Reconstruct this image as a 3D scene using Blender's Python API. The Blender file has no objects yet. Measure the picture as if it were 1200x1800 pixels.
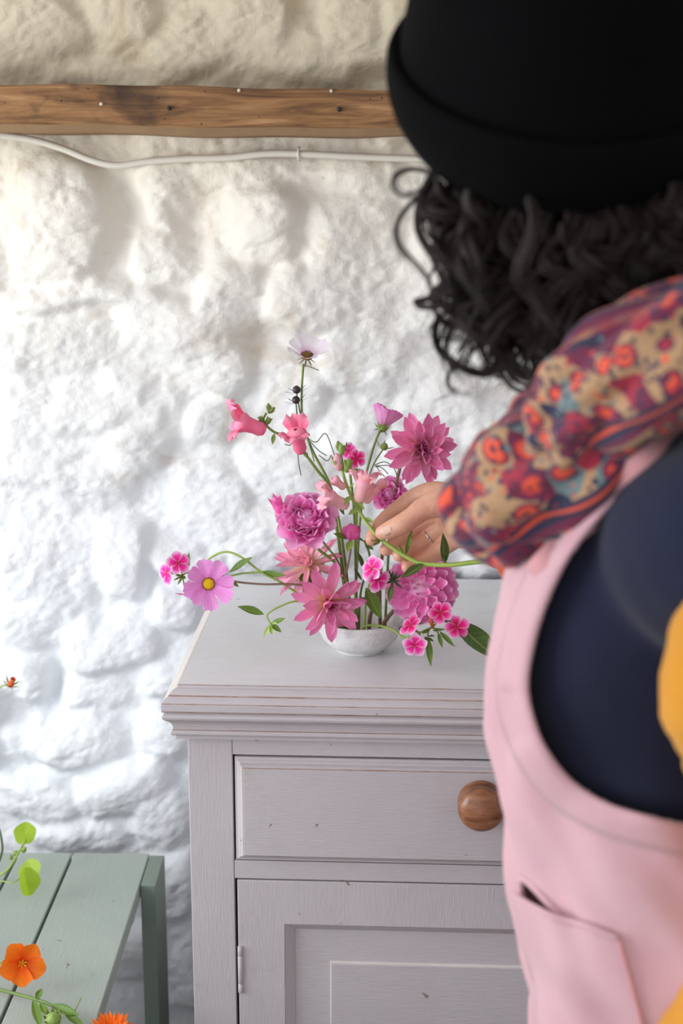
import bpy, bmesh, math, random
import numpy as np
from mathutils import Vector, Matrix, Euler

sc = bpy.context.scene
COL = sc.collection
R_ = math.radians

# ------------------------------------------------------------------ camera
CAM_LOC = Vector((0.0, -1.56, 1.42))
YAW, PITCH, ROLL, FPX = R_(2.5), R_(13.1), R_(0.1), 2500.0
_fw = Vector((-math.sin(YAW) * math.cos(PITCH), math.cos(YAW) * math.cos(PITCH), -math.sin(PITCH)))
_r0 = _fw.cross(Vector((0, 0, 1))).normalized()
_u0 = _r0.cross(_fw)
_R = _r0 * math.cos(ROLL) + _u0 * math.sin(ROLL)
_U = _u0 * math.cos(ROLL) - _r0 * math.sin(ROLL)
cam = bpy.data.cameras.new('camera')
cam.sensor_fit = 'VERTICAL'
cam.sensor_height = 36.0
cam.lens = 50.0
cam.dof.use_dof = True
cam.dof.focus_distance = 1.70
cam.dof.aperture_fstop = 4.5
cam.clip_start = 0.05
camo = bpy.data.objects.new('camera', cam)
COL.objects.link(camo)
camo.matrix_world = Matrix(((_R.x, _U.x, -_fw.x, CAM_LOC.x), (_R.y, _U.y, -_fw.y, CAM_LOC.y),
                            (_R.z, _U.z, -_fw.z, CAM_LOC.z), (0, 0, 0, 1)))
sc.camera = camo

# ------------------------------------------------------------------ world, daylight, exposure
world = bpy.data.worlds.new('overcast_sky')
world.use_nodes = True
world.node_tree.nodes['Background'].inputs[0].default_value = (0.92, 0.955, 1.0, 1)
world.node_tree.nodes['Background'].inputs[1].default_value = 1.32
sc.world = world
sc.view_settings.view_transform = 'Standard'
sc.view_settings.look = 'None'
sc.view_settings.gamma = 1.0
sc.view_settings.use_curve_mapping = False
sc.view_settings.exposure = -0.03


def daylight(name, loc, direction, sx, sy, power, color):
    l = bpy.data.lights.new(name, 'AREA')
    l.shape = 'RECTANGLE'
    l.size, l.size_y = sx, sy
    l.energy = power
    l.color = color
    o = bpy.data.objects.new(name, l)
    COL.objects.link(o)
    o.location = loc
    o.rotation_euler = Vector(direction).to_track_quat('-Z', 'Y').to_euler()
    return o


# daylight entering through the window opening in the left wall
daylight('window_daylight', (-1.86, -0.70, 1.25), (1, 0.0, -0.05), 1.46, 1.10, 37, (0.95, 0.975, 1.0))


# ------------------------------------------------------------------ helpers
def ray(px, py):
    return _fw + _R * ((px - 600) / FPX) - _U * ((py - 900) / FPX)


def at(px, py, y):
    """point of the room on the vertical plane at depth y that the photograph shows at px, py"""
    v = ray(px, py)
    return CAM_LOC + v * ((y - CAM_LOC.y) / v.y)


def atz(px, py, z):
    v = ray(px, py)
    return CAM_LOC + v * ((z - CAM_LOC.z) / v.z)


def atx(px, py, x):
    v = ray(px, py)
    return CAM_LOC + v * ((x - CAM_LOC.x) / v.x)


def ppm(y, py=1000):
    """pixels per metre at depth y"""
    return FPX / (at(600, py, y) - CAM_LOC).dot(_fw)


def srgb(r, g, b):
    f = lambda c: (c / 255 / 12.92) if c / 255 <= 0.04045 else ((c / 255 + 0.055) / 1.055) ** 2.4
    return (f(r), f(g), f(b), 1.0)


class NT:
    def __init__(s, name):
        s.m = bpy.data.materials.new(name)
        s.m.use_nodes = True
        s.t = s.m.node_tree
        s.t.nodes.clear()
        s.out = s.t.nodes.new('ShaderNodeOutputMaterial')
        s.b = s.t.nodes.new('ShaderNodeBsdfPrincipled')
        s.t.links.new(s.b.outputs[0], s.out.inputs[0])

    def n(s, typ, **kw):
        nd = s.t.nodes.new(typ)
        for k, v in kw.items():
            setattr(nd, k, v)
        return nd

    def l(s, a, b):
        s.t.links.new(a, b)

    def set(s, node, **kw):
        for k, v in kw.items():
            node.inputs[k.replace('_', ' ')].default_value = v

    def coord(s, kind='Object', scale=(1, 1, 1), rot=(0, 0, 0)):
        tc = s.n('ShaderNodeTexCoord')
        mp = s.n('ShaderNodeMapping')
        mp.inputs['Scale'].default_value = scale
        mp.inputs['Rotation'].default_value = rot
        s.l(tc.outputs[kind], mp.inputs[0])
        return mp.outputs[0]

    def noise(s, vec, scale, detail=4, rough=0.55, dist=0.0):
        nd = s.n('ShaderNodeTexNoise')
        nd.inputs['Scale'].default_value = scale
        nd.inputs['Detail'].default_value = detail
        nd.inputs['Roughness'].default_value = rough
        nd.inputs['Distortion'].default_value = dist
        if vec is not None:
            s.l(vec, nd.inputs['Vector'])
        return nd.outputs[0]

    def ramp(s, fac, stops, interp='LINEAR'):
        nd = s.n('ShaderNodeValToRGB')
        cr = nd.color_ramp
        cr.interpolation = interp
        while len(cr.elements) < len(stops):
            cr.elements.new(0.5)
        for e, (p, c) in zip(cr.elements, stops):
            e.position = p
            e.color = c if len(c) == 4 else (*c, 1)
        s.l(fac, nd.inputs[0])
        return nd.outputs[0]

    def mix(s, fac, a, b, blend='MIX'):
        nd = s.n('ShaderNodeMix')
        nd.data_type = 'RGBA'
        nd.blend_type = blend
        for sock, v in ((nd.inputs[0], fac), (nd.inputs[6], a), (nd.inputs[7], b)):
            if isinstance(v, (int, float)):
                sock.default_value = v
            elif isinstance(v, tuple):
                sock.default_value = v
            else:
                s.l(v, sock)
        return nd.outputs[2]

    def math(s, op, a, b=0.0, clamp=False):
        nd = s.n('ShaderNodeMath')
        nd.operation = op
        nd.use_clamp = clamp
        for sock, v in ((nd.inputs[0], a), (nd.inputs[1], b)):
            if isinstance(v, (int, float)):
                sock.default_value = v
            else:
                s.l(v, sock)
        return nd.outputs[0]

    def bump(s, h, strength=0.3, dist=0.002, prev=None):
        nd = s.n('ShaderNodeBump')
        nd.inputs['Strength'].default_value = strength
        nd.inputs['Distance'].default_value = dist
        s.l(h, nd.inputs['Height'])
        if prev is not None:
            s.l(prev, nd.inputs['Normal'])
        s.l(nd.outputs[0], s.b.inputs['Normal'])
        return nd.outputs[0]

    def base(s, c):
        if isinstance(c, tuple):
            s.b.inputs['Base Color'].default_value = c
        else:
            s.l(c, s.b.inputs['Base Color'])

    def rough(s, v):
        s.b.inputs['Roughness'].default_value = v

    def translucent(s, fac, col):
        tr = s.n('ShaderNodeBsdfTranslucent')
        if isinstance(col, tuple):
            tr.inputs[0].default_value = col
        else:
            s.l(col, tr.inputs[0])
        mx = s.n('ShaderNodeMixShader')
        mx.inputs[0].default_value = fac
        s.l(s.b.outputs[0], mx.inputs[1])
        s.l(tr.outputs[0], mx.inputs[2])
        s.l(mx.outputs[0], s.out.inputs[0])


M = {}


def tag(o, label=None, cat=None, group=None, kind=None):
    if label:
        o['label'] = label
    if cat:
        o['category'] = cat
    if group:
        o['group'] = group
    if kind:
        o['kind'] = kind
    return o


def thing(name, loc, label, cat, group=None):
    o = bpy.data.objects.new(name, None)
    o.empty_display_size = 0.02
    COL.objects.link(o)
    o.location = loc
    return tag(o, label, cat, group)


def make_mesh(name, verts, faces, mats, fmat=None, smooth=True, uv=None):
    me = bpy.data.meshes.new(name)
    me.from_pydata([tuple(v) for v in verts], [], [tuple(f) for f in faces])
    if not isinstance(mats, (list, tuple)):
        mats = [mats]
    for m in mats:
        me.materials.append(M[m])
    if fmat is not None:
        me.polygons.foreach_set('material_index', fmat)
    me.polygons.foreach_set('use_smooth', [smooth] * len(me.polygons))
    if uv is not None:
        ul = me.uv_layers.new(name='UVMap')
        idx = np.zeros(len(me.loops), dtype=np.int32)
        me.loops.foreach_get('vertex_index', idx)
        ul.data.foreach_set('uv', np.asarray(uv, dtype=np.float32)[idx].ravel())
    me.update()
    return me


def link(name, me, parent=None, mat4=None):
    o = bpy.data.objects.new(name, me)
    COL.objects.link(o)
    if parent is not None:
        o.parent = parent
    if mat4 is not None:
        o.matrix_basis = mat4
    return o


class MB:
    """collects shapes given in room coordinates; build() links them as ONE mesh object"""

    def __init__(s):
        s.v, s.f, s.fm, s.uv = [], [], [], []

    def add(s, verts, faces, mi=0, uv=None):
        b = len(s.v)
        s.v += [Vector(v) for v in verts]
        s.uv += list(uv) if uv is not None else [(0.5, 0.5)] * len(verts)
        s.f += [tuple(b + i for i in f) for f in faces]
        s.fm += [mi] * len(faces)
        return s

    def box(s, x0, x1, y0, y1, z0, z1, mi=0):
        v = [(x, y, z) for x in (x0, x1) for y in (y0, y1) for z in (z0, z1)]
        f = [(0, 1, 3, 2), (4, 6, 7, 5), (0, 4, 5, 1), (2, 3, 7, 6), (0, 2, 6, 4), (1, 5, 7, 3)]
        return s.add(v, f, mi)

    def tube(s, pts, rad, n=8, mi=0, caps=True, res=0):
        pts = [Vector(p) for p in pts]
        if not isinstance(rad, (list, tuple)):
            rad = [rad] * len(pts)
        if res:
            pts, rad = spline(pts, res, rad)
        v, f, uv = sweep(pts, rad, n, caps)
        return s.add(v, f, mi, uv)

    def lathe(s, prof, n=24, mat4=None, mi=0, cap=False):
        v, f, uv = [], [], []
        for j, (r, z) in enumerate(prof):
            for i in range(n):
                a = 2 * math.pi * i / n
                p = Vector((r * math.cos(a), r * math.sin(a), z))
                v.append(mat4 @ p if mat4 else p)
                uv.append((i / n, j / (len(prof) - 1)))
        for j in range(len(prof) - 1):
            for i in range(n):
                k = (i + 1) % n
                f.append((j * n + i, j * n + k, (j + 1) * n + k, (j + 1) * n + i))
        if cap:
            f.append(tuple(range(n))[::-1])
            f.append(tuple((len(prof) - 1) * n + i for i in range(n)))
        return s.add(v, f, mi, uv)

    def build(s, name, mats, parent=None, org=(0, 0, 0), smooth=False, bevel=0, seg=2, uv=False):
        org = Vector(org)
        me = make_mesh(name, [v - org for v in s.v], s.f, mats, s.fm, smooth, s.uv if uv else None)
        o = link(name, me, parent)
        if parent is None:
            o.location = org
        if bevel:
            md = o.modifiers.new('bevel', 'BEVEL')
            md.width = bevel
            md.segments = seg
            md.limit_method = 'ANGLE'
            md.angle_limit = R_(40)
            md.harden_normals = False
        return o


def spline(pts, res, rad=None):
    """Catmull-Rom through pts"""
    P = [pts[0] * 2 - pts[1]] + list(pts) + [pts[-1] * 2 - pts[-2]]
    out, ro = [], []
    for i in range(1, len(P) - 2):
        for k in range(res):
            t = k / res
            a, b, c, d = P[i - 1], P[i], P[i + 1], P[i + 2]
            out.append(0.5 * ((2 * b) + (c - a) * t + (2 * a - 5 * b + 4 * c - d) * t * t + (3 * b - a - 3 * c + d) * t ** 3))
            if rad:
                ro.append(rad[i - 1] * (1 - t) + rad[i] * t)
    out.append(P[-2])
    if rad:
        ro.append(rad[-1])
        return out, ro
    return out


def sweep(pts, rad, n, caps=True, up=None):
    v, f, uv = [], [], []
    prev = None
    m = len(pts)
    for i, p in enumerate(pts):
        t = (pts[min(i + 1, m - 1)] - pts[max(i - 1, 0)])
        t = t.normalized() if t.length > 1e-9 else Vector((0, 0, 1))
        if prev is None:
            a = Vector((0, 0, 1)) if abs(t.z) < 0.9 else Vector((1, 0, 0))
            if up is not None:
                a = Vector(up)
            nrm = (a - t * a.dot(t)).normalized()
        else:
            nrm = (prev - t * prev.dot(t)).normalized()
        prev = nrm
        bn = t.cross(nrm)
        r = rad[i]
        r1, r2 = (r, r) if not isinstance(r, tuple) else r
        for k in range(n):
            a = 2 * math.pi * k / n
            v.append(p + nrm * (math.cos(a) * r1) + bn * (math.sin(a) * r2))
            uv.append((k / n, i / max(1, m - 1)))
    for i in range(m - 1):
        for k in range(n):
            q = (k + 1) % n
            f.append((i * n + k, i * n + q, (i + 1) * n + q, (i + 1) * n + k))
    if caps:
        f.append(tuple(range(n))[::-1])
        f.append(tuple((m - 1) * n + k for k in range(n)))
    return v, f, uv


def vnoise(shape_xy, seed):
    """smooth value noise sampler over arrays"""
    rng = np.random.RandomState(seed)
    g = rng.rand(64, 64)

    def f(x, y):
        xi, yi = np.floor(x).astype(int), np.floor(y).astype(int)
        u, v = x - xi, y - yi
        u, v = u * u * (3 - 2 * u), v * v * (3 - 2 * v)
        a, b = g[xi % 64, yi % 64], g[(xi + 1) % 64, yi % 64]
        c, d = g[xi % 64, (yi + 1) % 64], g[(xi + 1) % 64, (yi + 1) % 64]
        return (a * (1 - u) + b * u) * (1 - v) + (c * (1 - u) + d * u) * v - 0.5
    return f


def fbm(x, y, seed, oct=4, gain=0.5):
    s, a = 0, 1
    for o in range(oct):
        s = s + a * vnoise(None, seed + o)(x * 2 ** o + 7.3 * o, y * 2 ** o + 3.1 * o)
        a *= gain
    return s


# ------------------------------------------------------------------ room materials
def mat_wall():
    t = NT('whitewashed_stone')
    v = t.coord('Object')
    sep = t.n('ShaderNodeSeparateXYZ')
    t.l(v, sep.inputs[0])
    big = t.noise(v, 3.2, 5, 0.6, 0.4)
    # older cream limewash high up, fresh white below; topmost tone is painted-in shade
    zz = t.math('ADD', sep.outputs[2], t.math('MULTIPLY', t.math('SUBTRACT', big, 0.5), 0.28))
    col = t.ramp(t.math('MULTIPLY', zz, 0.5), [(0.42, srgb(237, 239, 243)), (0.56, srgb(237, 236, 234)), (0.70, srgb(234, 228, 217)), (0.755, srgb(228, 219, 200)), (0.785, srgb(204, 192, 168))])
    st = t.noise(v, 9.0, 6, 0.65, 0.8)
    stf = t.ramp(st, [(0.56, (0, 0, 0)), (0.72, (1, 1, 1))])
    zf = t.ramp(sep.outputs[2], [(0.75, (0.03, 0.03, 0.03)), (1.0, (0.75, 0.75, 0.75))])
    zf2 = t.math('MULTIPLY', stf, zf)
    col = t.mix(t.math('MULTIPLY', zf2, 0.55), col, srgb(182, 156, 118))
    sp = t.noise(v, 55, 3, 0.6)
    spf = t.ramp(sp, [(0.74, (0, 0, 0)), (0.78, (1, 1, 1))])
    col = t.mix(t.math('MULTIPLY', spf, 0.25), col, srgb(150, 130, 108))
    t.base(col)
    t.rough(0.85)
    b1 = t.bump(t.noise(v, 38, 8, 0.58, 0.4), 0.5, 0.007)
    t.bump(t.noise(v, 190, 4, 0.6), 0.35, 0.0018, b1)
    return t.m


def mat_wood_beam():
    t = NT('old_brown_timber')
    v = t.coord('Object', (1.6, 22, 22))
    g = t.noise(v, 3.0, 8, 0.65, 1.2)
    col = t.ramp(g, [(0.28, srgb(60, 38, 22)), (0.44, srgb(120, 82, 48)), (0.58, srgb(152, 110, 68)), (0.76, srgb(186, 146, 102))])
    v2 = t.coord('Object')
    pa = t.noise(v2, 7, 4, 0.6, 0.6)
    col = t.mix(t.ramp(pa, [(0.55, (0, 0, 0)), (0.68, (0.9, 0.9, 0.9))]), col, srgb(40, 25, 16))
    wp = t.n('ShaderNodeTexVoronoi')
    wp.inputs['Scale'].default_value = 55
    t.l(v2, wp.inputs['Vector'])
    col = t.mix(t.ramp(wp.outputs['Distance'], [(0.05, (0.9, 0.9, 0.9)), (0.10, (0, 0, 0))]), col, srgb(30, 20, 14))
    t.base(col)
    t.rough(0.75)
    b = t.bump(g, 0.55, 0.004)
    t.bump(t.noise(v2, 120, 3), 0.25, 0.001, b)
    return t.m


def mat_paint(name, c1, c2, grain=(60, 6, 6), wear=None, wearc=srgb(150, 100, 72), rough=0.5, wear_lo=0.64, bumpS=0.42):
    t = NT(name)
    v = t.coord('Object', grain)
    v0 = t.coord('Object')
    g = t.noise(v, 9, 5, 0.6, 0.3)
    big = t.noise(v0, 5, 4, 0.6, 0.5)
    col = t.mix(t.ramp(big, [(0.3, (0, 0, 0)), (0.7, (1, 1, 1))]), c1, c2)
    col = t.mix(t.math('MULTIPLY', t.ramp(g, [(0.35, (0, 0, 0)), (0.75, (1, 1, 1))]), 0.16), col, srgb(140, 128, 124))
    dirt = t.noise(v0, 11, 5, 0.7, 0.8)
    col = t.mix(t.math('MULTIPLY', t.ramp(dirt, [(0.58, (0, 0, 0)), (0.75, (1, 1, 1))]), 0.22), col, srgb(150, 136, 112))
    nick = t.noise(v0, 48, 3, 0.5, 0.4)
    col = t.mix(t.ramp(nick, [(0.735, (0, 0, 0)), (0.76, (0.8, 0.8, 0.8))]), col, srgb(120, 92, 72))
    if wear:
        w = t.noise(v0, wear, 4, 0.6)
        col = t.mix(t.ramp(w, [(wear_lo - 0.06, (0, 0, 0)), (wear_lo + 0.06, (1, 1, 1))]), col, wearc)
    t.base(col)
    t.rough(rough)
    b = t.bump(g, bumpS, 0.0012)
    t.bump(t.noise(v0, 85, 3), 0.10, 0.001, b)
    return t.m


def mat_knob():
    t = NT('turned_brown_wood')
    v = t.coord('Object', (5, 26, 34), (0.2, 0.1, 0.15))
    g = t.noise(v, 4, 7, 0.6, 0.8)
    col = t.ramp(g, [(0.30, srgb(100, 62, 42)), (0.5, srgb(140, 92, 64)), (0.72, srgb(166, 116, 84))])
    t.base(col)
    t.rough(0.30)
    t.bump(g, 0.12, 0.0008)
    return t.m


def mat_plain(name, c, rough=0.6, nscale=40, amt=0.15, c2=None, bs=0.15, bd=0.001, metallic=0):
    t = NT(name)
    v = t.coord('Object')
    g = t.noise(v, nscale, 4, 0.6)
    t.base(t.mix(t.math('MULTIPLY', g, amt * 2), c, c2 or tuple(x * 0.6 for x in c[:3]) + (1,)))
    t.rough(rough)
    t.b.inputs['Metallic'].default_value = metallic
    t.bump(g, bs, bd)
    return t.m


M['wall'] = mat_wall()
M['beam'] = mat_wood_beam()
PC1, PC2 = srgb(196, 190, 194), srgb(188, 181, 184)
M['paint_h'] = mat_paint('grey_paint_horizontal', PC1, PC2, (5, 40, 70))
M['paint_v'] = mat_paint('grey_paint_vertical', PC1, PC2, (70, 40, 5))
M['paint_top'] = mat_paint('grey_paint_lit_top', srgb(226, 227, 231), srgb(216, 217, 220), (4, 60, 60), rough=0.34, bumpS=0.12)  # paler than the fronts: brighter light on the top is put into the paint
M['paint_side'] = mat_paint('pale_lit_paint_edge', srgb(226, 222, 216), srgb(206, 200, 196), (5, 40, 60))  # paler copy of the grey; light caught by side edges put into colour
M['worn'] = mat_paint('worn_paint_edge', srgb(168, 150, 142), srgb(160, 138, 126), (5, 40, 60), wear=34, wear_lo=0.56, wearc=srgb(146, 112, 96))
M['gap'] = mat_plain('dark_gap', srgb(30, 26, 26), 0.9)
M['knob'] = mat_knob()
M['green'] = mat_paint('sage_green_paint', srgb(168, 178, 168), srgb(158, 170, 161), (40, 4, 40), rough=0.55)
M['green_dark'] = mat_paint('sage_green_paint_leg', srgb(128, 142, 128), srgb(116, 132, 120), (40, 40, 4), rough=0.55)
M['floor'] = mat_plain('stone_floor', srgb(96, 90, 84), 0.8, 12, 0.3)
M['plaster'] = mat_plain('plain_plaster', srgb(232, 232, 232), 0.9, 20, 0.08)
M['cable'] = mat_plain('painted_cable', srgb(226, 220, 206), 0.8, 30, 0.1)
M['beam_pale'] = mat_plain('pale_timber_edge', srgb(170, 138, 100), 0.8, 25, 0.35, srgb(110, 78, 50), .4, .003)
M['nail'] = mat_plain('old_nail', srgb(40, 34, 30), 0.6)
# ================================================================== the room
WY = 0.505          # mean face of the stone wall


def build_wall():
    # whitewashed rubble: centre px, centre py, half width, half height, tilt, relief, squareness
    S = [(100, 385, 100, 110, 10, .030, 2.2), (296, 320, 52, 60, -20, .016, 2.4), (462, 392, 56, 58, 0, .020, 4), (628, 402, 92, 58, 2, .018, 4),
         (416, 525, 56, 66, 15, .026, 2.6), (590, 520, 118, 66, -6, .020, 3), (120, 520, 116, 22, -3, .024, 5), (325, 602, 128, 58, 38, .026, 2.6),
         (90, 605, 108, 56, -4, .018, 2.6), (372, 752, 46, 38, 10, .020, 3), (240, 800, 58, 44, -5, .020, 3), (95, 712, 112, 52, 4, .016, 2.6),
         (235, 715, 66, 40, 10, .012, 2.8), (55, 810, 74, 50, 0, .013, 2.6), (160, 862, 76, 44, -6, .014, 2.8), (370, 880, 70, 60, 8, .016, 2.4),
         (500, 690, 66, 56, 12, .015, 2.5), (480, 820, 60, 60, 0, .014, 2.5), (218, 985, 50, 72, 4, .026, 4), (80, 1000, 88, 74, 0, .016, 2.8),
         (318, 1070, 42, 42, 8, .026, 3.2), (196, 1128, 92, 54, -10, .026, 3.2), (62, 1102, 78, 36, -4, .018, 3.2), (36, 1188, 44, 40, 0, .016, 3),
         (160, 1215, 70, 36, 4, .016, 3), (132, 1298, 84, 52, 6, .022, 3), (296, 1185, 54, 44, -10, .016, 3), (290, 1290, 56, 50, 10, .020, 3),
         (215, 1392, 92, 46, -22, .026, 2.8), (60, 1405, 80, 44, 6, .020, 3), (140, 1470, 96, 32, -4, .020, 3), (290, 1440, 52, 60, 30, .020, 2.8),
         (40, 1300, 34, 30, 0, .012, 2.6), (650, 640, 84, 60, 14, .018, 2.6), (760, 520, 84, 62, 0, .016, 3), (770, 690, 78, 56, 20, .018, 2.6),
         (880, 600, 84, 70, 0, .018, 3), (620, 760, 60, 52, 0, .014, 2.6), (760, 820, 80, 54, -8, .016, 2.8), (890, 740, 70, 56, 0, .020, 2.6),
         (560, 850, 60, 46, 0, .014, 3), (660, 900, 80, 46, 4, .014, 3), (830, 930, 84, 44, 0, .016, 3), (760, 1005, 50, 30, 0, .018, 2.4),
         (846, 1008, 40, 26, 10, .020, 2.2), (915, 1006, 36, 30, -8, .020, 2.2), (455, 950, 66, 58, 0, .016, 3), (560, 970, 56, 56, 0, .014, 3),
         (420, 300, 60, 22, 0, .010, 4), (560, 285, 76, 20, 2, .010, 4), (660, 300, 60, 24, 0, .010, 4),
         (60, 60, 96, 62, -12, .016, 2.3), (210, 40, 60, 56, -40, .014, 2.4), (330, 92, 90, 42, -30, .016, 2.4), (430, 40, 80, 52, 10, .016, 2.4),
         (540, 100, 84, 40, 0, .014, 3), (640, 50, 64, 60, 8, .014, 3), (740, 60, 60, 70, 0, .014, 3), (120, 128, 60, 24, 0, .010, 3),
         (40, 1545, 70, 34, 0, .018, 3), (170, 1560, 80, 36, 8, .020, 3), (300, 1560, 50, 56, 0, .020, 3), (245, 1660, 66, 50, -8, .022, 3), (312, 1710, 44, 62, 0, .020, 3), (120, 1660, 74, 46, 0, .020, 3)]
    k = 1.0 / ppm(WY, 900)
    st = []
    for (cx, cy, rx, ry, a, h, n) in S:
        p = at(cx, cy, WY)
        kz = k * 1.03
        st.append([p.x, p.z, rx * k, ry * kz, -R_(a), h, n])
    # the rest of the wall outside the view, laid as a loose rubble
    rng = random.Random(5)
    X0, X1, Z0, Z1 = -1.9, 1.6, 0.0, 2.3
    tries = 0
    while tries < 2500:
        tries += 1
        x, z = rng.uniform(X0, X1), rng.uniform(Z0, Z1)
        r = rng.uniform(.04, .085)
        ry = r * rng.uniform(.55, .85)
        if all(abs(x - s[0]) > (r + s[2]) * .80 or abs(z - s[1]) > (ry + s[3]) * .80 for s in st):
            st.append([x, z, r, ry, rng.uniform(-.3, .3), rng.uniform(.010, .020), rng.uniform(2.3, 3.5)])
    # grid: fine where the photograph looks, coarser outside
    def axis(lo, hi, a, b, fine, coarse):
        return np.concatenate([np.arange(lo, a, coarse), np.arange(a, b, fine), np.arange(b, hi + coarse * .5, coarse)])
    xs = axis(X0, X1, -.78, .62, .0042, .016)
    zs = axis(Z0, Z1, .12, 1.78, .0042, .016)
    GX, GZ = np.meshgrid(xs, zs)
    wx = GX + .020 * fbm(GX * 9, GZ * 9, 11, 4)
    wz = GZ + .020 * fbm(GX * 9 + 31, GZ * 9 + 17, 23, 4)
    wx = wx + .008 * fbm(GX * 42, GZ * 42, 91, 3)
    wz = wz + .008 * fbm(GX * 42 + 9, GZ * 42 + 5, 97, 3)
    H = np.zeros_like(GX)
    own = np.full(GX.shape, -1)
    best = np.full(GX.shape, 0.30)
    rr = np.random.RandomState(3)
    dn = .16 * fbm(GX * 14, GZ * 14, 200, 2)
    for i, (x, z, rx, ry, a, h, n) in enumerate(st):
        tx, tz = rr.uniform(-.45, .45, 2)
        dx, dz = wx - x, wz - z
        u = (dx * math.cos(a) + dz * math.sin(a)) / rx
        v = (-dx * math.sin(a) + dz * math.cos(a)) / ry
        d = (np.abs(u) ** n + np.abs(v) ** n) ** (1 / n)
        d = d + dn
        e = np.clip((1.17 - d) / .30, 0, 1)
        e = e * e * (3 - 2 * e)
        c = e * (h * (0.80 + .40 * np.clip(1 - d * d, 0, 1)) + h * (tx * u + tz * v) * 1.1)
        H = np.maximum(c, H)
        m = (e > best)
        own[m] = i
        best = np.maximum(best, e)
    # coats of limewash have filled the joints
    H = .006 + np.maximum(H - .006, 0) * 1.35 + np.minimum(H - .006, 0) * .8

    def blur(A, r):
        for ax in (0, 1):
            P = np.concatenate([np.repeat(A.take([0], ax), r, ax), A, np.repeat(A.take([-1], ax), r, ax)], ax)
            c = np.cumsum(P, ax)
            z = np.zeros_like(c.take([0], ax))
            c = np.concatenate([z, c], ax)
            n = A.shape[ax]
            A = (c.take(range(2 * r + 1, 2 * r + 1 + n), ax) - c.take(range(n), ax)) / (2 * r + 1)
        return A
    H = .8 * blur(blur(H, 1), 1) + .2 * blur(blur(H, 6), 4)
    # hollows that the photograph shows
    for (cx, cy, rx, ry, dep) in [(338, 388, 34, 46, .020), (222, 372, 36, 80, .016), (92, 1212, 26, 62, .024), (540, 430, 18, 60, .012), (470, 600, 36, 30, .012), (30, 1352, 40, 16, .014), (372, 1240, 30, 30, .01), (160, 110, 54, 28, .010)]:
        p = at(cx, cy, WY)
        d2 = ((wx - p.x) / (rx * k)) ** 2 + ((wz - p.z) / (ry * k)) ** 2
        H = H - dep * np.exp(-d2 * 1.2)
    H = H + (.020 * fbm(GX * 4.5, GZ * 4.5, 41, 3) + (.0085 * fbm(GX * 17, GZ * 17, 57, 4, .55))) + .0026 * fbm(GX * 95, GZ * 95, 71, 3, .6)
    # strata edges: chipped ledges on some stones
    rid = np.abs(fbm(GX * 7, GZ * 16, 77, 4))
    H = H - .0022 * np.exp(-(rid / .05) ** 2)
    # the wall above the timber stands a little forward
    up = np.clip((GZ - 1.545) / .03, 0, 1)
    H = H + up * .012
    Y = WY + .012 - H
    nz, nx = GX.shape
    global wall_y

    def wall_y(x, z):
        return float(Y[np.abs(zs - z).argmin(), np.abs(xs - x).argmin()])
    # smooth normals of the whole face, so that stones and mortar flow into one another
    dYdx = np.gradient(Y, axis=1) / np.gradient(GX, axis=1)
    dYdz = np.gradient(Y, axis=0) / np.gradient(GZ, axis=0)
    N = np.stack([dYdx, -np.ones_like(Y), dYdz], -1)
    N /= np.linalg.norm(N, axis=-1, keepdims=True)
    V = np.stack([GX, Y, GZ], -1).reshape(-1, 3)
    N = N.reshape(-1, 3)
    ii, jj = np.meshgrid(np.arange(nz - 1), np.arange(nx - 1), indexing='ij')
    a = ii * nx + jj
    F = np.stack([a, a + 1, a + nx + 1, a + nx], -1).reshape(-1, 4)
    fo = own[:-1, :-1].reshape(-1)

    def patch(name, sel, parent):
        f = F[sel]
        idx, inv = np.unique(f.ravel(), return_inverse=True)
        fl = inv.reshape(-1, 4)
        v = V[idx]
        nr = N[idx]
        faces = fl
        if parent is not None:      # sides running back into the wall give the stone its body
            e = np.concatenate([fl[:, [0, 1]], fl[:, [1, 2]], fl[:, [2, 3]], fl[:, [3, 0]]])
            key = e[:, 0].astype(np.int64) * len(v) + e[:, 1]
            rev = e[:, 1].astype(np.int64) * len(v) + e[:, 0]
            be = e[~np.isin(key, rev)]
            b0 = len(v)
            back = v.copy()
            back[:, 1] = WY + .05
            bi, binv = np.unique(be.ravel(), return_inverse=True)
            remap = binv.reshape(-1, 2) + b0
            v = np.concatenate([v, back[bi]])
            nr = np.concatenate([nr, nr[bi]])
            sk = np.stack([be[:, 1], be[:, 0], remap[:, 0], remap[:, 1]], -1)
            faces = np.concatenate([fl, sk])
        me = bpy.data.meshes.new(name)
        me.vertices.add(len(v))
        me.vertices.foreach_set('co', v.astype(np.float32).ravel())
        me.loops.add(len(faces) * 4)
        me.loops.foreach_set('vertex_index', faces.astype(np.int32).ravel())
        me.polygons.add(len(faces))
        me.polygons.foreach_set('loop_start', np.arange(len(faces), dtype=np.int32) * 4)
        me.polygons.foreach_set('use_smooth', [True] * len(faces))
        me.update(calc_edges=True)
        me.validate()
        me.normals_split_custom_set_from_vertices(nr.tolist())
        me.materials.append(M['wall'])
        return link(name, me, parent)

    wall = patch('wall_back', fo < 0, None)
    tag(wall, 'rough whitewashed stone wall with lumpy mortar', kind='structure')
    for i in range(len(st)):
        s = fo == i
        if s.sum() > 12:
            patch('stone', s, wall)
    return wall


wall_back = build_wall()

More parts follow.
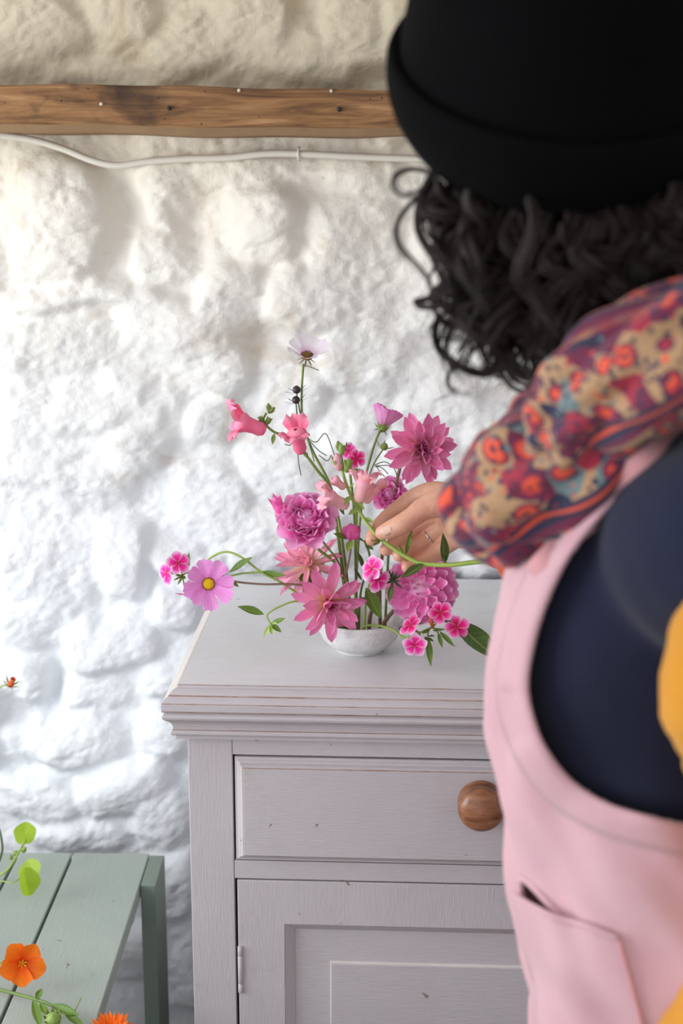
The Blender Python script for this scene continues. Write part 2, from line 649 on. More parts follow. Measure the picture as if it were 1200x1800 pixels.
b = MB()
b.box(-1.95, 1.6, -2.6, 0.56, -0.06, 0.0)
tag(b.build('floor', 'floor'), 'plain stone floor', kind='structure')
b = MB()
b.box(-1.95, 1.6, -2.6, 0.56, 2.3, 2.36)
tag(b.build('ceiling', 'plaster'), 'plain plastered ceiling', kind='structure')
b = MB()   # left wall with the window opening
b.box(-1.98, -1.88, -2.6, -1.45, 0, 2.3).box(-1.98, -1.88, 0.05, 0.56, 0, 2.3).box(-1.98, -1.88, -1.45, 0.05, 0, 0.68).box(-1.98, -1.88, -1.45, 0.05, 1.82, 2.3)
tag(b.build('wall_left', 'plaster'), 'plastered side wall around the window opening', kind='structure')
b = MB()
b.box(1.6, 1.7, -2.6, 0.56, 0, 2.3)
tag(b.build('wall_right', 'plaster'), 'plain plastered wall', kind='structure')


# ------------------------------------------------------------------ timber beam on the wall
def build_beam():
    y0, y1 = 0.395, 0.52
    A, B = at(0, 148, y0), at(697, 157, y0)
    slope = (B.z - A.z) / (B.x - A.x)
    A2, B2 = at(0, 233, y0), at(700, 237, y0)
    xs = np.linspace(-1.7, 1.45, 150)
    v, f, fm = [], [], []
    prof = [(0, 1), (0.05, 1.0), (0.5, 1.0), (.99, 1), (1, .97), (1, .55), (1, .19), (.985, .165), (.84, .01), (.5, 0), (0, 0)]
    rng = random.Random(2)
    ph = [rng.uniform(0, 6) for _ in range(12)]
    n = len(prof)
    for i, x in enumerate(xs):
        zt = A.z + slope * (x - A.x) + .0012 * math.sin(x * 11 + ph[0]) + .0008 * math.sin(x * 37 + ph[1])
        zb = A2.z + (B2.z - A2.z) / (B2.x - A2.x) * (x - A2.x) + .002 * math.sin(x * 9 + ph[2]) + .0012 * math.sin(x * 29 + ph[3])
        for j, (a, c) in enumerate(prof):
            y = y1 + (y0 - y1) * a + (.0022 * math.sin(x * (13 + 3 * j) + ph[j]) if a > .9 else 0)
            v.append((x, y, zb + (zt - zb) * c))
    for i in range(len(xs) - 1):
        for j in range(n):
            q = (j + 1) % n
            f.append((i * n + j, (i + 1) * n + j, (i + 1) * n + q, i * n + q))
            fm.append(1 if j in (7, 8) else 0)
    f.append(tuple(range(n)))
    f.append(tuple((len(xs) - 1) * n + j for j in range(n))[::-1])
    t = thing('timber_beam', (0, .45, 1.5), 'old dark brown timber beam set across the whitewashed wall', 'beam')
    org = Vector((0, .45, 1.5))
    m = MB()
    m.add(v, f)
    m.fm = fm + [0, 0]
    m.build('timber', ['beam', 'beam_pale'], t, org)
    for (px, py, r) in [(178, 183, .0022), (420, 159, .0022), (582, 160, .0020), (297, 190, .0028), (596, 192, .0034)]:
        p = at(px, py, y0 - .001)
        m = MB()
        m.lathe([(r * .2, -.002), (r, -.0016), (r, .004)], 10, Matrix.Translation(p) @ Matrix.Rotation(R_(-90), 4, 'X'))
        m.build('nail_head', 'cable' if py < 186 else 'nail', t, org, smooth=True)


build_beam()

# white painted cable clipped along the wall below the beam
pts = [(-150, 222), (0, 238), (60, 247), (110, 262), (160, 282), (205, 291), (260, 284), (330, 279), (400, 277), (470, 270), (540, 271), (640, 276), (760, 280), (900, 286), (1100, 292), (1400, 300), (2000, 314), (2700, 330)]
t = thing('wall_cable', at(400, 278, .476), 'white painted cable clipped along the wall under the timber beam', 'cable')
m = MB()
P = spline([at(x, y, .485) for x, y in pts], 10)
P = [Vector((p.x, min(wall_y(p.x + q * .012, p.z + s * .008) for q in ((0,) if -.7 < p.x < .3 else (-1.5, -1, 0, 1, 1.5)) for s in (-1, 0, 1)), p.z)) for p in P]
P = [Vector((P[i].x, min(.493, sum(P[k].y for k in range(max(0, i - 6), min(len(P), i + 7))) / len(range(max(0, i - 6), min(len(P), i + 7)))) - .001, P[i].z)) for i in range(len(P))]
v, f, uv = sweep(P, [(.0050, .0058)] * len(P), 10, True)
m.add(v, f)
m.build('cable', 'cable', t, t.location, smooth=True)
p = min(P, key=lambda q: (q - at(524, 271, q.y)).length)
m = MB()
m.tube([p + Vector((0, .012, .009)), p + Vector((0, -.003, .007)), p + Vector((0, -.0065, 0)), p + Vector((0, -.003, -.007)), p + Vector((0, .012, -.009))], .0016, 6, res=3)
m.build('clip', 'cable', t, t.location, smooth=True)


# ------------------------------------------------------------------ painted cabinet
def build_cabinet():
    XL, XR, ZT, YB = -.249, .440, .851, .455
    org = Vector(((XL + XR) / 2, .22, 0))
    cab = thing('painted_cabinet', org, 'grey painted wooden cabinet with moulded top, one drawer and a panelled door', 'cabinet')

    def part(m, name, mats, parent=cab, bevel=0, **k):
        return m.build(name, mats, parent, org, bevel=bevel, **k)

    # carcase: sides, back, bottom, plinth, dark inside
    m = MB()
    m.box(XL, XL + .02, .02, YB, .0, .79).box(XR - .02, XR, .02, YB, .0, .79).box(XL + .02, XR - .02, YB - .015, YB, .02, .79).box(XL + .02, XR - .02, .02, YB - .015, .08, .10)
    part(m, 'carcase', 'paint_v', bevel=.0008)
    m = MB()
    m.box(XL + .021, XR - .021, .024, .035, .10, .79)
    part(m, 'dark_inside', 'gap')
    m = MB()
    m.box(XL, -.1963, 0, .02, 0, .785)
    part(m, 'stile', 'paint_v', bevel=.0012)
    m = MB()
    m.box(XR - .0527, XR, 0, .02, 0, .785)
    part(m, 'stile', 'paint_v', bevel=.0012)
    SX0, SX1 = -.1961, XR - .0529
    m = MB()
    m.box(SX0, SX1, .0005, .02, .7615, .785)
    part(m, 'top_rail', 'paint_h', bevel=.0008)
    m = MB()
    m.box(SX0, SX1, .0005, .02, .6022, .6258)
    part(m, 'middle_rail', 'paint_h', bevel=.001)
    m = MB()
    m.box(SX0, SX1, .0005, .02, 0, .085)
    part(m, 'plinth_rail', 'paint_h', bevel=.001)

    # moulded top: profile mitred round left, front and right
    P = [(-.05, .851, 0), (.0075, .851, 0), (.0085, .8503, 1), (.0088, .8478, 0), (.012, .8468, 0), (.0158, .8440, 0), (.0176, .8412, 0), (.0182, .8398, 1), (.0190, .8396, 0), (.0225, .8370, 0),
         (.0246, .8334, 0), (.0252, .8322, 1), (.0255, .8312, 0), (.0256, .8240, 0), (.0250, .8224, 1), (.0212, .8218, 0), (.0222, .8206, 0), (.0244, .8186, 0), (.0252, .8160, 0), (.0244, .8134, 0), (.0220, .8112, 0),
         (.0186, .8088, 0), (.0158, .8052, 0), (.0142, .8008, 0), (.0136, .7974, 0), (.0152, .7968, 1), (.0164, .7950, 0), (.0166, .7928, 0), (.0152, .7908, 0), (.0120, .7902, 1), (.0112, .7898, 0), (.0112, .7852, 0), (0, .785, 0)]
    n = len(P)
    v, f, fm = [], [], []
    path = [lambda o: (XL - o, YB), lambda o: (XL - o, -o), lambda o: (XR + o, -o), lambda o: (XR + o, YB)]
    sub = [1, 40, 60, 40]
    rows = []
    for s in range(3):
        for q in range(12):
            rows.append((s, q / 12))
    rows.append((2, 1.0))
    for (s, q) in rows:
        for (o, z, w) in P:
            a, c = path[s](o), path[s + 1](o)
            v.append((a[0] + (c[0] - a[0]) * q, a[1] + (c[1] - a[1]) * q, z))
    m = MB()
    b0 = 0
    for i in range(len(rows) - 1):
        for j in range(n - 1):
            f.append((i * n + j, (i + 1) * n + j, (i + 1) * n + j + 1, i * n + j + 1))
            fm.append(1 if P[j + 1][2] == 1 else (2 if rows[i][0] != 1 and j < 14 else 0))
    m.v = [Vector(q) for q in v]
    m.uv = [(0, 0)] * len(v)
    m.f, m.fm = f, fm
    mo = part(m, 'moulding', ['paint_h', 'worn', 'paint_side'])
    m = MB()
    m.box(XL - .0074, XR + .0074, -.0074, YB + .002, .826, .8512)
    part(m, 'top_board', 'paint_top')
    # drawer front: raised field with a moulded edge
    dr = MB()

    def ringstack(m, x0, x1, z0, z1, steps, fill=True, fillm=0):
        """nested rectangles: (inset, depth y, material)"""
        vs, fs, ms = [], [], []
        for (ins, y, w) in steps:
            vs += [(x0 + ins, y, z0 + ins), (x1 - ins, y, z0 + ins), (x1 - ins, y, z1 - ins), (x0 + ins, y, z1 - ins)]
        for i in range(len(steps) - 1):
            for q in range(4):
                r = (q + 1) % 4
                fs.append((i * 4 + q, i * 4 + r, i * 4 + 4 + r, i * 4 + 4 + q))
                ms.append(steps[i + 1][2])
        if fill:
            q = (len(steps) - 1) * 4
            fs.append((q, q + 1, q + 2, q + 3))
            ms.append(fillm)
        b = len(m.v)
        m.v += [Vector(q) for q in vs]
        m.uv += [(0, 0)] * len(vs)
        m.f += [tuple(b + i for i in g) for g in fs]
        m.fm += ms

    ringstack(dr, SX0 + .0024, SX1 - .0024, .6272, .7592, [(0, .022, 0), (0, .001, 0), (.0004, 0, 0), (.0030, -.0004, 2), (.0040, -.0020, 2), (.0052, -.0030, 2), (.0060, -.0032, 2), (.0078, -.0072, 2), (.0096, -.0092, 2), (.0104, -.0096, 1), (.0107, -.0104, 1), (.0112, -.0106, 0)])
    drawer = part(dr, 'drawer', ['paint_h', 'worn', 'paint_h'])
    k = MB()
    kp = at(847, 1440, -.05)
    mat = Matrix.Translation((kp.x, -.0106, kp.z + .004)) @ Matrix.Rotation(R_(90), 4, 'X')
    k.lathe([(.0005, -.004), (.0262, -.004), (.0266, .001), (.0262, .005), (.0248, .0085), (.0238, .0105), (.0236, .0118), (.0240, .0125), (.0256, .0140), (.0267, .0170), (.0271, .0205), (.0267, .0240), (.0252, .0275), (.0222, .0310), (.0175, .0338), (.0110, .0356), (.0005, .0364)], 40, mat)
    kn = k.build('knob', 'knob', drawer, org, smooth=True)
    tag(kn, 'turned brown wooden knob')
    # door: frame of stiles and rails, recessed panel with raised field, hinge
    DX0, DX1, DZ0, DZ1 = SX0 + .0030, SX1 - .0024, .088, .6002
    d = MB()
    fw_ = .0572
    ringstack(d, DX0, DX1, DZ0, DZ1, [(0, .022, 0), (0, .0015, 0), (.0012, 0, 0), (fw_ - .0006, 0, 0), (fw_, .0006, 1), (fw_ + .0110, .0104, 0), (fw_ + .0115, .0118, 0)], fill=False)
    door = part(d, 'door', ['paint_v', 'worn'])
    d = MB()
    ringstack(d, DX0 + fw_ + .0105, DX1 - fw_ - .0105, DZ0 + fw_ + .0105, DZ1 - fw_ - .0105, [(0, .012, 0), (.0438, .0112, 0), (.0446, .0108, 1), (.0452, .0080, 1), (.0462, .0076, 0)])
    d.build('door_panel', ['paint_h', 'paint_side'], door, org)
    h0 = at(421, 1663, -.001)
    h1 = at(422, 1745, -.001)
    for i in range(3):
        h = MB()
        za = h0.z + (h1.z - h0.z) * (0, .2, .8)[i] - .0003
        zb = h0.z + (h1.z - h0.z) * (.2, .8, 1)[i] + .0003
        h.lathe([(.0005, za), (.0027, za), (.0033, za - .0006), (.0033, zb + .0006), (.0027, zb), (.0005, zb)], 14, Matrix.Translation((-.1905, -.0006, 0)))
        h.build('hinge', 'paint_v', door, org, smooth=True)
    return cab


build_cabinet()


# ------------------------------------------------------------------ green bench against the wall
def build_bench():
    zt = .445
    A, B = atz(124.5, 1508.5, zt), atz(0, 1796, zt)
    ang = math.atan2(B.x - A.x, A.y - B.y)
    Rt = atz(245, 1555, zt)
    org = Vector((Rt.x, Rt.y, 0))
    bench = thing('garden_bench', org, 'sage green painted slatted bench pushed against the stone wall', 'bench')
    bench.rotation_euler.z = ang
    Minv = (Matrix.Translation(org) @ Matrix.Rotation(ang, 4, 'Z')).inverted()
    sx = (Minv @ A).x         # slot position in bench coordinates
    yb = (Minv @ atz(275, 1500, zt)).y
    pitch = sx - (Minv @ atz(23, 1517, zt)).x
    rng = random.Random(4)

    def part(m, name, mat, bevel=.0015):
        return m.build(name, mat, bench, bevel=bevel)
    x1 = 0.0
    edges = [x1, sx]
    for i in range(10):  # extra planks out of view, added to shade the wall under the bench
        edges.append(edges[-1] - pitch)
    for i in range(len(edges) - 1):
        m = MB()
        g = .0022
        m.box(edges[i + 1] + g, edges[i] - (g if i else 0), -.62, yb - (0.0 if i else 0.0), zt - .024 - rng.uniform(0, .0005), zt - rng.uniform(0, .0008))
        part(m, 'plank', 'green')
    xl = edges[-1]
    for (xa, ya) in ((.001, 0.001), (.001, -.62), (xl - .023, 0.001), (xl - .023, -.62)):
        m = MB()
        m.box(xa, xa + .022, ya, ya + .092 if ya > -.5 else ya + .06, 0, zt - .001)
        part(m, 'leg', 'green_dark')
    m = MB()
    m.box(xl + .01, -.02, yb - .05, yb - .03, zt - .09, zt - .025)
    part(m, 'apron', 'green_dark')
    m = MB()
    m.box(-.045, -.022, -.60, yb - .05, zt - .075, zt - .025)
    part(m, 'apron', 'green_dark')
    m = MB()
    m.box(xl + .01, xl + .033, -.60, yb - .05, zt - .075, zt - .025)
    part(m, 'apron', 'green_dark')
    return bench


build_bench()
# ================================================================== the bowl
def mat_bowl():
    t = NT('speckled_glaze')
    v = t.coord('Object')
    g = t.noise(v, 60, 5, 0.65)
    col = t.ramp(g, [(0.3, srgb(206, 206, 204)), (0.6, srgb(226, 226, 225)), (0.75, srgb(238, 238, 238))])
    s = t.noise(v, 420, 3, 0.6)
    col = t.mix(t.math('MULTIPLY', t.ramp(s, [(0.58, (0, 0, 0)), (0.68, (1, 1, 1))]), 0.5), col, srgb(150, 148, 150))
    t.base(col)
    t.rough(0.36)
    t.bump(s, 0.2, 0.0006)
    return t.m


M['bowl'] = mat_bowl()
BY = .128
_bz = .8512
_rim = at(631, 1107, BY - .054).z
BX = at(632, 1110, BY).x
bowl = thing('ceramic_bowl', (BX, BY, _bz), 'small speckled pale grey ceramic bowl holding the flowers on the cabinet', 'bowl')
_h = _rim - _bz
m = MB()
m.lathe([(.0005, .004), (.025, .003), (.027, .0), (.0295, .0), (.0305, .0022), (.030, .0035), (.038, .0075), (.046, .0165), (.0515, .028), (.0540, _h * .86), (.0550, _h - .0008), (.0546, _h), (.0536, _h - .0002), (.0530, _h * .86), (.0498, .028), (.044, .0185), (.034, .010), (.020, .0072), (.0005, .0068)], 56)
m.build('bowl_body', 'bowl', bowl, smooth=True)


# ================================================================== plant materials
def mat_petal(name, stops, vein=0.25, veinc=None, trans=0.16, rough=0.6, edge=None, vs=22, g=0.64):
    lift = lambda c: (c[0] ** (g * .45), c[1] ** min(1, g * 1.42), c[2] ** (g * 1.02), 1)      # pigment is paler than the shaded petal looks
    stops = [(p, lift(c)) for p, c in stops]
    veinc = lift(veinc) if veinc else None
    t = NT(name)
    tc = t.n('ShaderNodeTexCoord')
    sp = t.n('ShaderNodeSeparateXYZ')
    t.l(tc.outputs['UV'], sp.inputs[0])
    col = t.ramp(sp.outputs[1], stops)
    mp = t.n('ShaderNodeMapping')
    mp.inputs['Scale'].default_value = (vs, 1.6, 1)
    t.l(tc.outputs['UV'], mp.inputs[0])
    oi = t.n('ShaderNodeObjectInfo')
    ad = t.n('ShaderNodeVectorMath')
    ad.operation = 'ADD'
    t.l(mp.outputs[0], ad.inputs[0])
    t.l(oi.outputs['Random'], ad.inputs[1])
    g = t.noise(ad.outputs[0], 1.0, 3, 0.5)
    vc = veinc or tuple(x * 0.5 for x in stops[-1][1][:3]) + (1,)
    col = t.mix(t.math('MULTIPLY', t.ramp(g, [(0.45, (0, 0, 0)), (0.7, (1, 1, 1))]), vein), col, vc)
    if edge:        # paler rim of the petal, measured across it
        w = t.math('ABSOLUTE', t.math('SUBTRACT', t.math('MULTIPLY', sp.outputs[0], 2.0), 1.0))
        col = t.mix(t.math('MULTIPLY', t.ramp(w, [(0.5, (0, 0, 0)), (1.0, (1, 1, 1))]), edge[0]), col, edge[1])
    # each petal a touch lighter or deeper
    hv = t.n('ShaderNodeHueSaturation')
    t.l(t.math('ADD', 0.88, t.math('MULTIPLY', oi.outputs['Random'], 0.24)), hv.inputs['Value'])
    t.l(col, hv.inputs['Color'])
    col = hv.outputs[0]
    t.base(col)
    t.rough(rough)
    t.b.inputs['Specular IOR Level'].default_value = 0.3
    t.bump(g, 0.35, 0.0006)
    t.translucent(trans, col)
    return t.m


def mat_leaf(name, c, c2, trans=0.3, rib=0.5):
    t = NT(name)
    tc = t.n('ShaderNodeTexCoord')
    sp = t.n('ShaderNodeSeparateXYZ')
    t.l(tc.outputs['UV'], sp.inputs[0])
    w = t.math('ABSOLUTE', t.math('SUBTRACT', t.math('MULTIPLY', sp.outputs[0], 2.0), 1.0))
    v = t.coord('Object')
    g = t.noise(v, 70, 4, 0.6)
    col = t.mix(g, c, c2)
    # side veins slanting from the midrib
    sv = t.math('SINE', t.math('MULTIPLY', t.math('SUBTRACT', sp.outputs[1], t.math('MULTIPLY', w, 0.18)), 52))
    col = t.mix(t.math('MULTIPLY', t.ramp(sv, [(0.8, (0, 0, 0)), (1.0, (1, 1, 1))]), 0.22 * rib), col, srgb(190, 210, 120))
    col = t.mix(t.math('MULTIPLY', t.ramp(w, [(0.03, (1, 1, 1)), (0.10, (0, 0, 0))]), rib), col, srgb(186, 206, 120))
    t.base(col)
    t.rough(0.45)
    t.bump(sv, 0.15, 0.0006)
    t.translucent(trans, col)
    return t.m


def mat_stem(name, c, c2, rough=0.5):
    t = NT(name)
    v = t.coord('Object', (1, 1, .15))
    g = t.noise(v, 90, 3, 0.6)
    v2 = t.coord('Object')
    g2 = t.noise(v2, 22, 3, 0.6)
    t.base(t.mix(t.ramp(g2, [(0.35, (0, 0, 0)), (0.65, (1, 1, 1))]), c, c2))
    t.rough(rough)
    t.bump(g, 0.15, 0.0005)
    return t.m


M['dahlia'] = mat_petal('dahlia_pink', [(0.0, srgb(250, 210, 20)), (0.20, srgb(250, 200, 90)), (0.36, srgb(240, 146, 162)), (0.75, srgb(234, 116, 156)), (1, srgb(222, 96, 142))], 0.24, srgb(210, 84, 130), edge=(0.25, srgb(248, 190, 212)), g=.45)
M['dahlia_light'] = mat_petal('dahlia_salmon_pink', [(0.0, srgb(248, 226, 120)), (0.25, srgb(250, 224, 160)), (0.5, srgb(248, 180, 176)), (1, srgb(240, 128, 158))], 0.3, srgb(226, 104, 126), edge=(0.3, srgb(250, 196, 206)), g=.48)
M['dahlia_core'] = mat_petal('dahlia_core', [(0, srgb(150, 40, 84)), (1, srgb(196, 70, 122))], 0.3, srgb(120, 20, 60))
M['ball'] = mat_petal('ball_dahlia_pink', [(0.0, srgb(206, 74, 140)), (0.55, srgb(232, 104, 168)), (0.85, srgb(238, 132, 186)), (1, srgb(252, 206, 230))], 0.15, srgb(206, 80, 146), edge=(0.45, srgb(252, 204, 230)), g=.46)
M['rose'] = mat_petal('rose_pink', [(0.0, srgb(222, 40, 130)), (0.45, srgb(236, 74, 156)), (0.85, srgb(240, 124, 186)), (1, srgb(250, 190, 222))], 0.15, srgb(206, 40, 126), edge=(0.3, srgb(250, 190, 224)), g=.50)
M['rose_outer'] = mat_petal('rose_outer_pink', [(0.0, srgb(226, 84, 150)), (0.5, srgb(236, 124, 184)), (1, srgb(244, 172, 212))], 0.12, srgb(220, 84, 156), g=.48)
M['rosebud'] = mat_petal('rose_bud_pink', [(0, srgb(196, 60, 116)), (1, srgb(224, 92, 150))], 0.25, srgb(180, 40, 96), g=.5)
M['cosmos_lilac'] = mat_petal('cosmos_lilac', [(0.0, srgb(214, 130, 200)), (0.4, srgb(218, 150, 212)), (1, srgb(226, 166, 222))], 0.45, srgb(190, 100, 184), vs=12)
M['cosmos_white'] = mat_petal('cosmos_white', [(0.0, srgb(200, 110, 170)), (0.2, srgb(232, 206, 224)), (0.5, srgb(250, 247, 250)), (1, srgb(247, 240, 248))], 0.16, srgb(226, 204, 226), vs=12)
M['cosmos_back'] = mat_petal('cosmos_outside', [(0.0, srgb(206, 150, 190)), (0.5, srgb(224, 178, 212)), (1, srgb(214, 150, 202))], 0.6, srgb(180, 96, 160), vs=14)
M['phlox'] = mat_petal('phlox_magenta', [(0.0, srgb(120, 0, 60)), (0.16, srgb(166, 4, 92)), (0.30, srgb(222, 14, 130)), (0.58, srgb(234, 60, 160)), (0.80, srgb(246, 176, 216)), (1, srgb(252, 240, 248))], 0.12, srgb(220, 20, 124), edge=(0.45, srgb(252, 232, 244)), trans=0.12, g=0.8)
M['phlox_deep'] = mat_petal('phlox_deep', [(0.0, srgb(92, 0, 40)), (0.3, srgb(160, 4, 80)), (0.55, srgb(206, 26, 120)), (0.85, srgb(232, 140, 190)), (1, srgb(248, 216, 234))], 0.12, srgb(180, 8, 92), edge=(0.4, srgb(246, 206, 228)), trans=0.12, g=0.8)
M['snap_coral'] = mat_petal('snapdragon_coral', [(0.0, srgb(234, 126, 126)), (0.5, srgb(240, 110, 122)), (1, srgb(248, 156, 160))], 0.2, srgb(230, 84, 100), g=0.62)
M['snap_peach'] = mat_petal('snapdragon_peach', [(0.0, srgb(236, 200, 170)), (0.5, srgb(242, 186, 172)), (1, srgb(244, 176, 178))], 0.2, srgb(226, 140, 136))
M['nasturtium'] = mat_petal('nasturtium_orange', [(0.0, srgb(170, 60, 10)), (0.25, srgb(226, 96, 10)), (0.6, srgb(240, 118, 14)), (1, srgb(246, 136, 30))], 0.3, srgb(200, 70, 6), g=0.95)
M['calendula'] = mat_petal('calendula_orange', [(0.0, srgb(206, 84, 10)), (1, srgb(240, 120, 12))], 0.2, srgb(200, 80, 6), g=0.95)
M['rust'] = mat_petal('rust_orange', [(0.0, srgb(206, 90, 50)), (1, srgb(236, 140, 96))], 0.4, srgb(190, 70, 40), g=1.0)
M['disc_yellow'] = mat_plain('cosmos_disc', srgb(250, 206, 20), 0.8, 300, 0.3, srgb(226, 160, 10), 0.6, .002)
M['disc_olive'] = mat_plain('cosmos_disc_old', srgb(170, 130, 26), 0.8, 300, 0.6, srgb(90, 50, 20), 0.8, .002)
M['anther'] = mat_plain('dark_anther', srgb(70, 36, 30), 0.8, 300)
M['leaf'] = mat_leaf('leaf_green', srgb(112, 146, 52), srgb(90, 124, 48))
M['leaf_dark'] = mat_leaf('leaf_dark_green', srgb(70, 98, 44), srgb(84, 112, 54), 0.18)
M['leaf_bright'] = mat_leaf('leaf_lime', srgb(182, 210, 60), srgb(158, 192, 48), 0.45, 0.25)
M['stem'] = mat_stem('stem_green', srgb(128, 152, 70), srgb(104, 128, 62))
M['stem_light'] = mat_stem('stem_light_green', srgb(168, 192, 96), srgb(142, 172, 72))
M['stem_brown'] = mat_stem('stem_brown', srgb(122, 96, 82), srgb(140, 112, 84))
M['stem_dark'] = mat_stem('stem_dark_green', srgb(66, 88, 56), srgb(84, 104, 66))
M['bud_dark'] = mat_stem('bud_dark', srgb(52, 40, 46), srgb(70, 52, 56), 0.35)
M['calyx'] = mat_stem('calyx_green', srgb(146, 172, 84), srgb(120, 146, 64))


# ================================================================== plant shapes
def petal_mesh(name, L, W, mat, shape='lance', cup=0.25, curl=0.0, tip=0.0, ruffle=0.0, nl=6, nw=4, seed=0, teeth=0):
    rng = random.Random(seed)
    p1, p2, p3 = rng.uniform(0, 6), rng.uniform(0, 6), rng.uniform(0, 6)

    def width(t):
        if shape == 'lance':
            return max(.05, (t * .98 + .02) ** .55 * (1 - t ** 2.6) ** .75 * 1.32)
        if shape == 'oval':
            return max(.05, (t * .97 + .03) ** .58 * (1 - t ** 3.2) ** .66 * 1.2)
        if shape == 'broad':
            return max(.06, (t * .96 + .04) ** .6 * (1 - t ** 4) ** .6 * 1.12)
        if shape == 'round':
            return max(.10, (t * .9 + .1) ** .8 * (1 - max(0, t - .45) ** 2 * 2.6) ** .5 * 1.25)
        if shape == 'wedge':
            return .20 + .80 * t ** .75 - (.10 * max(0, t - .8) / .2)
        if shape == 'leaf':
            return max(.02, math.sin(math.pi * (t * .985 + .008)) ** .9 * (1.12 - .35 * t))
        return 1
    v, uv, f = [], [], []
    y = z = 0.0
    py = 0
    ang = 0
    dl = L / nl
    for i in range(nl + 1):
        t = i / nl
        if i:
            ang = curl * (t - .5 / nl) + tip * (t - .5 / nl) ** 3
            y += math.cos(ang) * dl
            z += math.sin(ang) * dl
        w = width(t) * W / 2
        for k in range(nw + 1):
            s = -1 + 2 * k / nw
            yy, zz = y, z
            if shape in ('wedge', 'round') and t > .55:
                q = (t - .55) / .45
                ex = -(.10 if shape == 'wedge' else .16) * s * s * L * q
                if teeth:
                    ex -= .06 * L * q * (0.5 + .5 * math.cos(s * math.pi * teeth + p1))
                yy += ex * math.cos(ang)
                zz += ex * math.sin(ang)
            lift = cup * w * s * s + ruffle * W * t * (math.sin(s * 4.2 + p1 + t * 3) * .5 + math.sin(s * 8 + p2 + t * 5) * .28)
            v.append((s * w * (1 - .12 * abs(cup) * s * s), yy - math.sin(ang) * lift, zz + math.cos(ang) * lift))
            uv.append((s * .5 + .5, t))
    n = nw + 1
    for i in range(nl):
        for k in range(nw):
            f.append((i * n + k, i * n + k + 1, (i + 1) * n + k + 1, (i + 1) * n + k))
    return make_mesh(name, v, f, mat, None, True, uv)


def frame(pos, facing, roll=0.0):
    q = Vector(facing).normalized().to_track_quat('Z', 'Y')
    return Matrix.Translation(Vector(pos)) @ q.to_matrix().to_4x4() @ Matrix.Rotation(roll, 4, 'Z')


def put(me, parent, phi, e, r0=0.0, h0=0.0, sc_=1.0, tw=0.0, name='petal'):
    mt = Matrix.Rotation(phi, 4, 'Z') @ Matrix.Translation((0, r0, h0)) @ Matrix.Rotation(e, 4, 'X') @ Matrix.Rotation(tw, 4, 'Y') @ Matrix.Scale(sc_, 4)
    return link(name, me, parent, mt)


def blob_mesh(name, rx, rz, mat, nu=14, nv=8, top=1.0, pinch=0.0):
    mb = MB()
    prof = []
    for i in range(nv + 1):
        a = -math.pi / 2 + math.pi * i / nv
        r = math.cos(a) * rx * (1 - pinch * max(0, math.sin(a)))
        prof.append((max(r, .0002), math.sin(a) * rz * (top if a > 0 else 1)))
    mb.lathe(prof, nu)
    return make_mesh(name, mb.v, mb.f, mat, None, True, mb.uv)


def head_of(t, pos, facing, me, roll=0.0, name='flower_head'):
    mt = Matrix.Translation(-Vector(t.location)) @ frame(pos, facing, roll)
    return link(name, me, t, mt)


def stem_of(t, pts, r, mat='stem', name='stem', r2=None, res=6, n=8):
    P = [at(*p) if len(p) == 3 and not isinstance(p, Vector) else Vector(p) for p in pts]
    r2 = r if r2 is None else r2
    m = MB()
    m.tube(P, [r + (r2 - r) * i / (len(P) - 1) for i in range(len(P))], n, res=res)
    return m.build(name, mat, t, t.location, smooth=True)


def leaf_of(t, a, b, w, mat='leaf', cup=.35, curl=0.2, tip=0.0, up=(0, -.6, .8), shape='leaf', name='leaf', parent=None, seed=0, ruffle=0.05, nl=8, nw=4):
    """a leaf from point a to point b (px, py, y) facing up"""
    A = at(*a) if not isinstance(a, Vector) else a
    B = at(*b) if not isinstance(b, Vector) else b
    d = B - A
    L = d.length
    Y = d.normalized()
    Z = Vector(up)
    Z = (Z - Y * Z.dot(Y)).normalized()
    X = Y.cross(Z)
    mt = Matrix(((X.x, Y.x, Z.x, A.x - t.location.x), (X.y, Y.y, Z.y, A.y - t.location.y), (X.z, Y.z, Z.z, A.z - t.location.z), (0, 0, 0, 1)))
    # counter-bend so that the tip still lands on b
    me = petal_mesh(name, L * 1.03, w, mat, shape, cup, curl, tip, ruffle, nl, nw, seed)
    mt = mt @ Matrix.Rotation(-curl * .5, 4, 'X')
    return link(name, me, parent or t, mt)


def sepal_star(headobj, n, L, W, e, mat='calyx', r0=.002, h0=-.003, shape='leaf', curl=.2):
    me = petal_mesh('sepal', L, W, mat, shape, .3, curl, 0, 0, 4, 2)
    for i in range(n):
        put(me, headobj, 2 * math.pi * i / n + .3, e, r0, h0, 1, 0, 'sepal')


